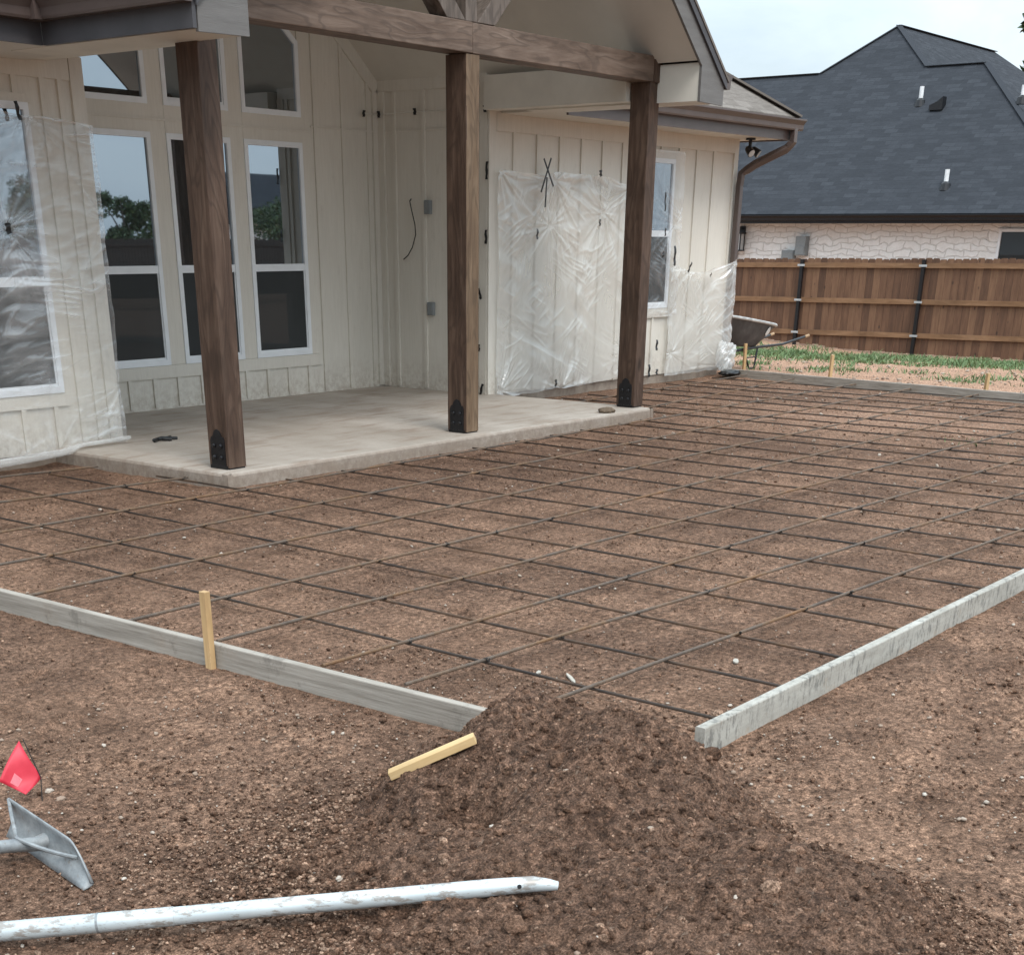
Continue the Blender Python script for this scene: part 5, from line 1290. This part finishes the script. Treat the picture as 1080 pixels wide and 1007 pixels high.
# ------------------------------------------------------------------ trees (seen as reflections in the panes, one tip at the right edge)
def tree(x, y, h, r, seed, label, nl=2600, gz_=-.5, group=None):
    rg = np.random.default_rng(seed); root = empty('tree', (x, y, gz_), label, 'tree', group)
    mb = MB(); mb.tube([(x, y, gz_), (x+.1, y, gz_+h*.3), (x-.05, y+.1, gz_+h*.6), (x, y, gz_+h*.85)], [.05*h*.35, .04*h*.35, .025*h*.35, .01], 9)
    cl = []
    for k in range(16):
        a = rg.uniform(0, 2*PI); zz = h*rg.uniform(.32, .96); rr_ = r*rg.uniform(.25, .85)*(1-((zz/h-.6)/.5)**2*.75); cl.append((rr_*math.cos(a), rr_*math.sin(a), zz, r*rg.uniform(.22, .42)))
        if k < 8: mb.tube([(x, y, gz_+zz*.6), (x+rr_*.5*math.cos(a), y+rr_*.5*math.sin(a), gz_+zz*.85), (x+rr_*math.cos(a), y+rr_*math.sin(a), gz_+zz)], [.05, .03, .01], 6)
    obj('trunk', mb, M_bark, root, smooth=True)
    cl = np.array(cl); k = rg.integers(0, len(cl), nl); d = rg.normal(size=(nl, 3)); d /= np.linalg.norm(d, axis=1, keepdims=True)
    c = cl[k, :3]+d*(cl[k, 3]*rg.uniform(.3, 1.05, nl)**.5)[:, None]*np.array([1, 1, .8])
    e1 = rg.normal(size=(nl, 3)); e2 = rg.normal(size=(nl, 3)); s = h*.022*rg.uniform(.6, 1.6, nl)[:, None]
    e1 = e1/np.linalg.norm(e1, axis=1, keepdims=True)*s; e2 = e2/np.linalg.norm(e2, axis=1, keepdims=True)*s
    V_ = np.stack([c-e1, c+e2*.7, c+e1, c-e2*.7], 1).reshape(-1, 3); F_ = (np.arange(nl)*4)[:, None]+np.arange(4)[None]
    o = fast_mesh('crown', V_, F_, M_leaf, {'tint': np.repeat(rg.uniform(0, 1, nl), 4)}, smooth=False); o.parent = root; return root
tl_ = 'dark leafy tree mirrored in the porch windows, standing beyond the yard'
for i_, (x, y, h, r) in enumerate(((38.5, -34, 5.2, 1.9), (46, -35, 4.9, 1.8), (34, -36, 3.6, 2.0), (42, -38, 3.7, 2.4), (50, -37, 3.8, 2.6), (56, -35, 4.0, 2.2), (30, -34, 3.6, 2.0), (62, -40, 4.4, 2.8), (70, -42, 4.2, 3.0), (26, -36, 3.4, 2.2))):
    tree(x, y, h*.86, r, 300+i_, tl_, 3200, group='trees mirrored in the windows')
tree(60.5, 21.5, 10.3, 1.1, 401, 'tall bare tree tip showing above the charcoal roof at the right edge', 1400)
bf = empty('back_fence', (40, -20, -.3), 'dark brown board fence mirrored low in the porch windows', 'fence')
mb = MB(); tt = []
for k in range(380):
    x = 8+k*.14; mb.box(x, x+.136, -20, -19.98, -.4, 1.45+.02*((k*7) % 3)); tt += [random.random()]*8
M_fence2 = simple('darkened_fence', (.034, .026, .022), .9, var=.3, scale=6); o = obj('pickets', mb, M_fence2, bf); at = o.data.attributes.new('tint', 'FLOAT', 'POINT'); at.data.foreach_set('value', np.array(tt, np.float32))  # colour darkened so the fence's mirror image in the panes reads darker
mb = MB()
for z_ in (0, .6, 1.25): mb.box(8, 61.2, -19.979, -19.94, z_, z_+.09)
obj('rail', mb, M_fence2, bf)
bh = empty('back_house', (70, -44, -.5), 'low dark roofed house mirrored in the porch windows', 'house')
mb = MB(); mb.box(64, 88, -52, -44, -.6, 2.2); obj('wall', mb, M_stone, bh)
mb = MB(); mb.prism([(63.4, -52.5, 2.201), (63.4, -43.5, 2.201), (63.4, -48, 5.0)], (25, 0, 0)); ro = obj('roof', mb, M_sh_dark, bh); uv_roof(ro, lambda c: c[:, 0], lambda c: c[:, 2]*1.8)

# ------------------------------------------------------------------ light
EL, AZ = math.radians(52), math.radians(205)            # azimuth from +y clockwise
sd = Vector((math.sin(AZ)*math.cos(EL), math.cos(AZ)*math.cos(EL), math.sin(EL)))
sun = bpy.data.lights.new('sun', 'SUN'); sun.energy = 1.5; sun.angle = math.radians(22); sun.color = (1, .955, .90)
so = bpy.data.objects.new('sun', sun); COL.objects.link(so); so.rotation_euler = sd.to_track_quat('Z', 'Y').to_euler(); so.location = (0, -5, 20)
w = bpy.data.worlds.new('World'); S.world = w; w.use_nodes = True; nt = w.node_tree; bg = nt.nodes['Background']
sky = nt.nodes.new('ShaderNodeTexSky'); sky.sky_type = 'NISHITA'; sky.sun_disc = False; sky.sun_elevation = EL; sky.sun_rotation = AZ; sky.air_density = 1.2; sky.dust_density = 2.0
tc = nt.nodes.new('ShaderNodeTexCoord'); mp = nt.nodes.new('ShaderNodeMapping'); nt.links.new(tc.outputs['Generated'], mp.inputs[0]); mp.inputs['Scale'].default_value = (1, 1, 2.6)
nz = nt.nodes.new('ShaderNodeTexNoise'); nz.inputs['Scale'].default_value = 3.4; nz.inputs['Detail'].default_value = 7; nz.inputs['Roughness'].default_value = .58; nz.inputs['Distortion'].default_value = .5; nt.links.new(mp.outputs[0], nz.inputs['Vector'])
rc = nt.nodes.new('ShaderNodeValToRGB'); e = rc.color_ramp.elements; e[0].position = .30; e[0].color = (6.3, 7.5, 8.5, 1); e[1].position = .68; e[1].color = (8.2, 9.3, 9.9, 1); nt.links.new(nz.outputs['Fac'], rc.inputs[0])
rf = nt.nodes.new('ShaderNodeValToRGB'); e = rf.color_ramp.elements; e[0].position = .30; e[0].color = (.72,)*3+(1,); e[1].position = .55; e[1].color = (.96,)*3+(1,); nt.links.new(nz.outputs['Fac'], rf.inputs[0])
mx = nt.nodes.new('ShaderNodeMix'); mx.data_type = 'RGBA'; nt.links.new(rf.outputs[0], mx.inputs[0]); nt.links.new(sky.outputs[0], mx.inputs[6]); nt.links.new(rc.outputs[0], mx.inputs[7])
sp_ = nt.nodes.new('ShaderNodeSeparateXYZ'); nt.links.new(tc.outputs['Generated'], sp_.inputs[0])
ma = nt.nodes.new('ShaderNodeMath'); ma.operation = 'MAXIMUM'; nt.links.new(sp_.outputs['Z'], ma.inputs[0]); ma.inputs[1].default_value = 0.0
mb_ = nt.nodes.new('ShaderNodeMath'); mb_.operation = 'MULTIPLY_ADD'; nt.links.new(ma.outputs[0], mb_.inputs[0]); mb_.inputs[1].default_value = 1.9; mb_.inputs[2].default_value = 1.0
vs = nt.nodes.new('ShaderNodeVectorMath'); vs.operation = 'SCALE'; nt.links.new(mx.outputs[2], vs.inputs[0]); nt.links.new(mb_.outputs[0], vs.inputs['Scale'])
nt.links.new(vs.outputs[0], bg.inputs['Color']); bg.inputs['Strength'].default_value = .075

S.view_settings.view_transform = 'Standard'; S.view_settings.look = 'None'; S.view_settings.exposure = 0.52; S.view_settings.gamma = 1
S.render.film_transparent = False
S.cycles.max_bounces = 8; S.cycles.transparent_max_bounces = 12
bpy.context.view_layer.update()
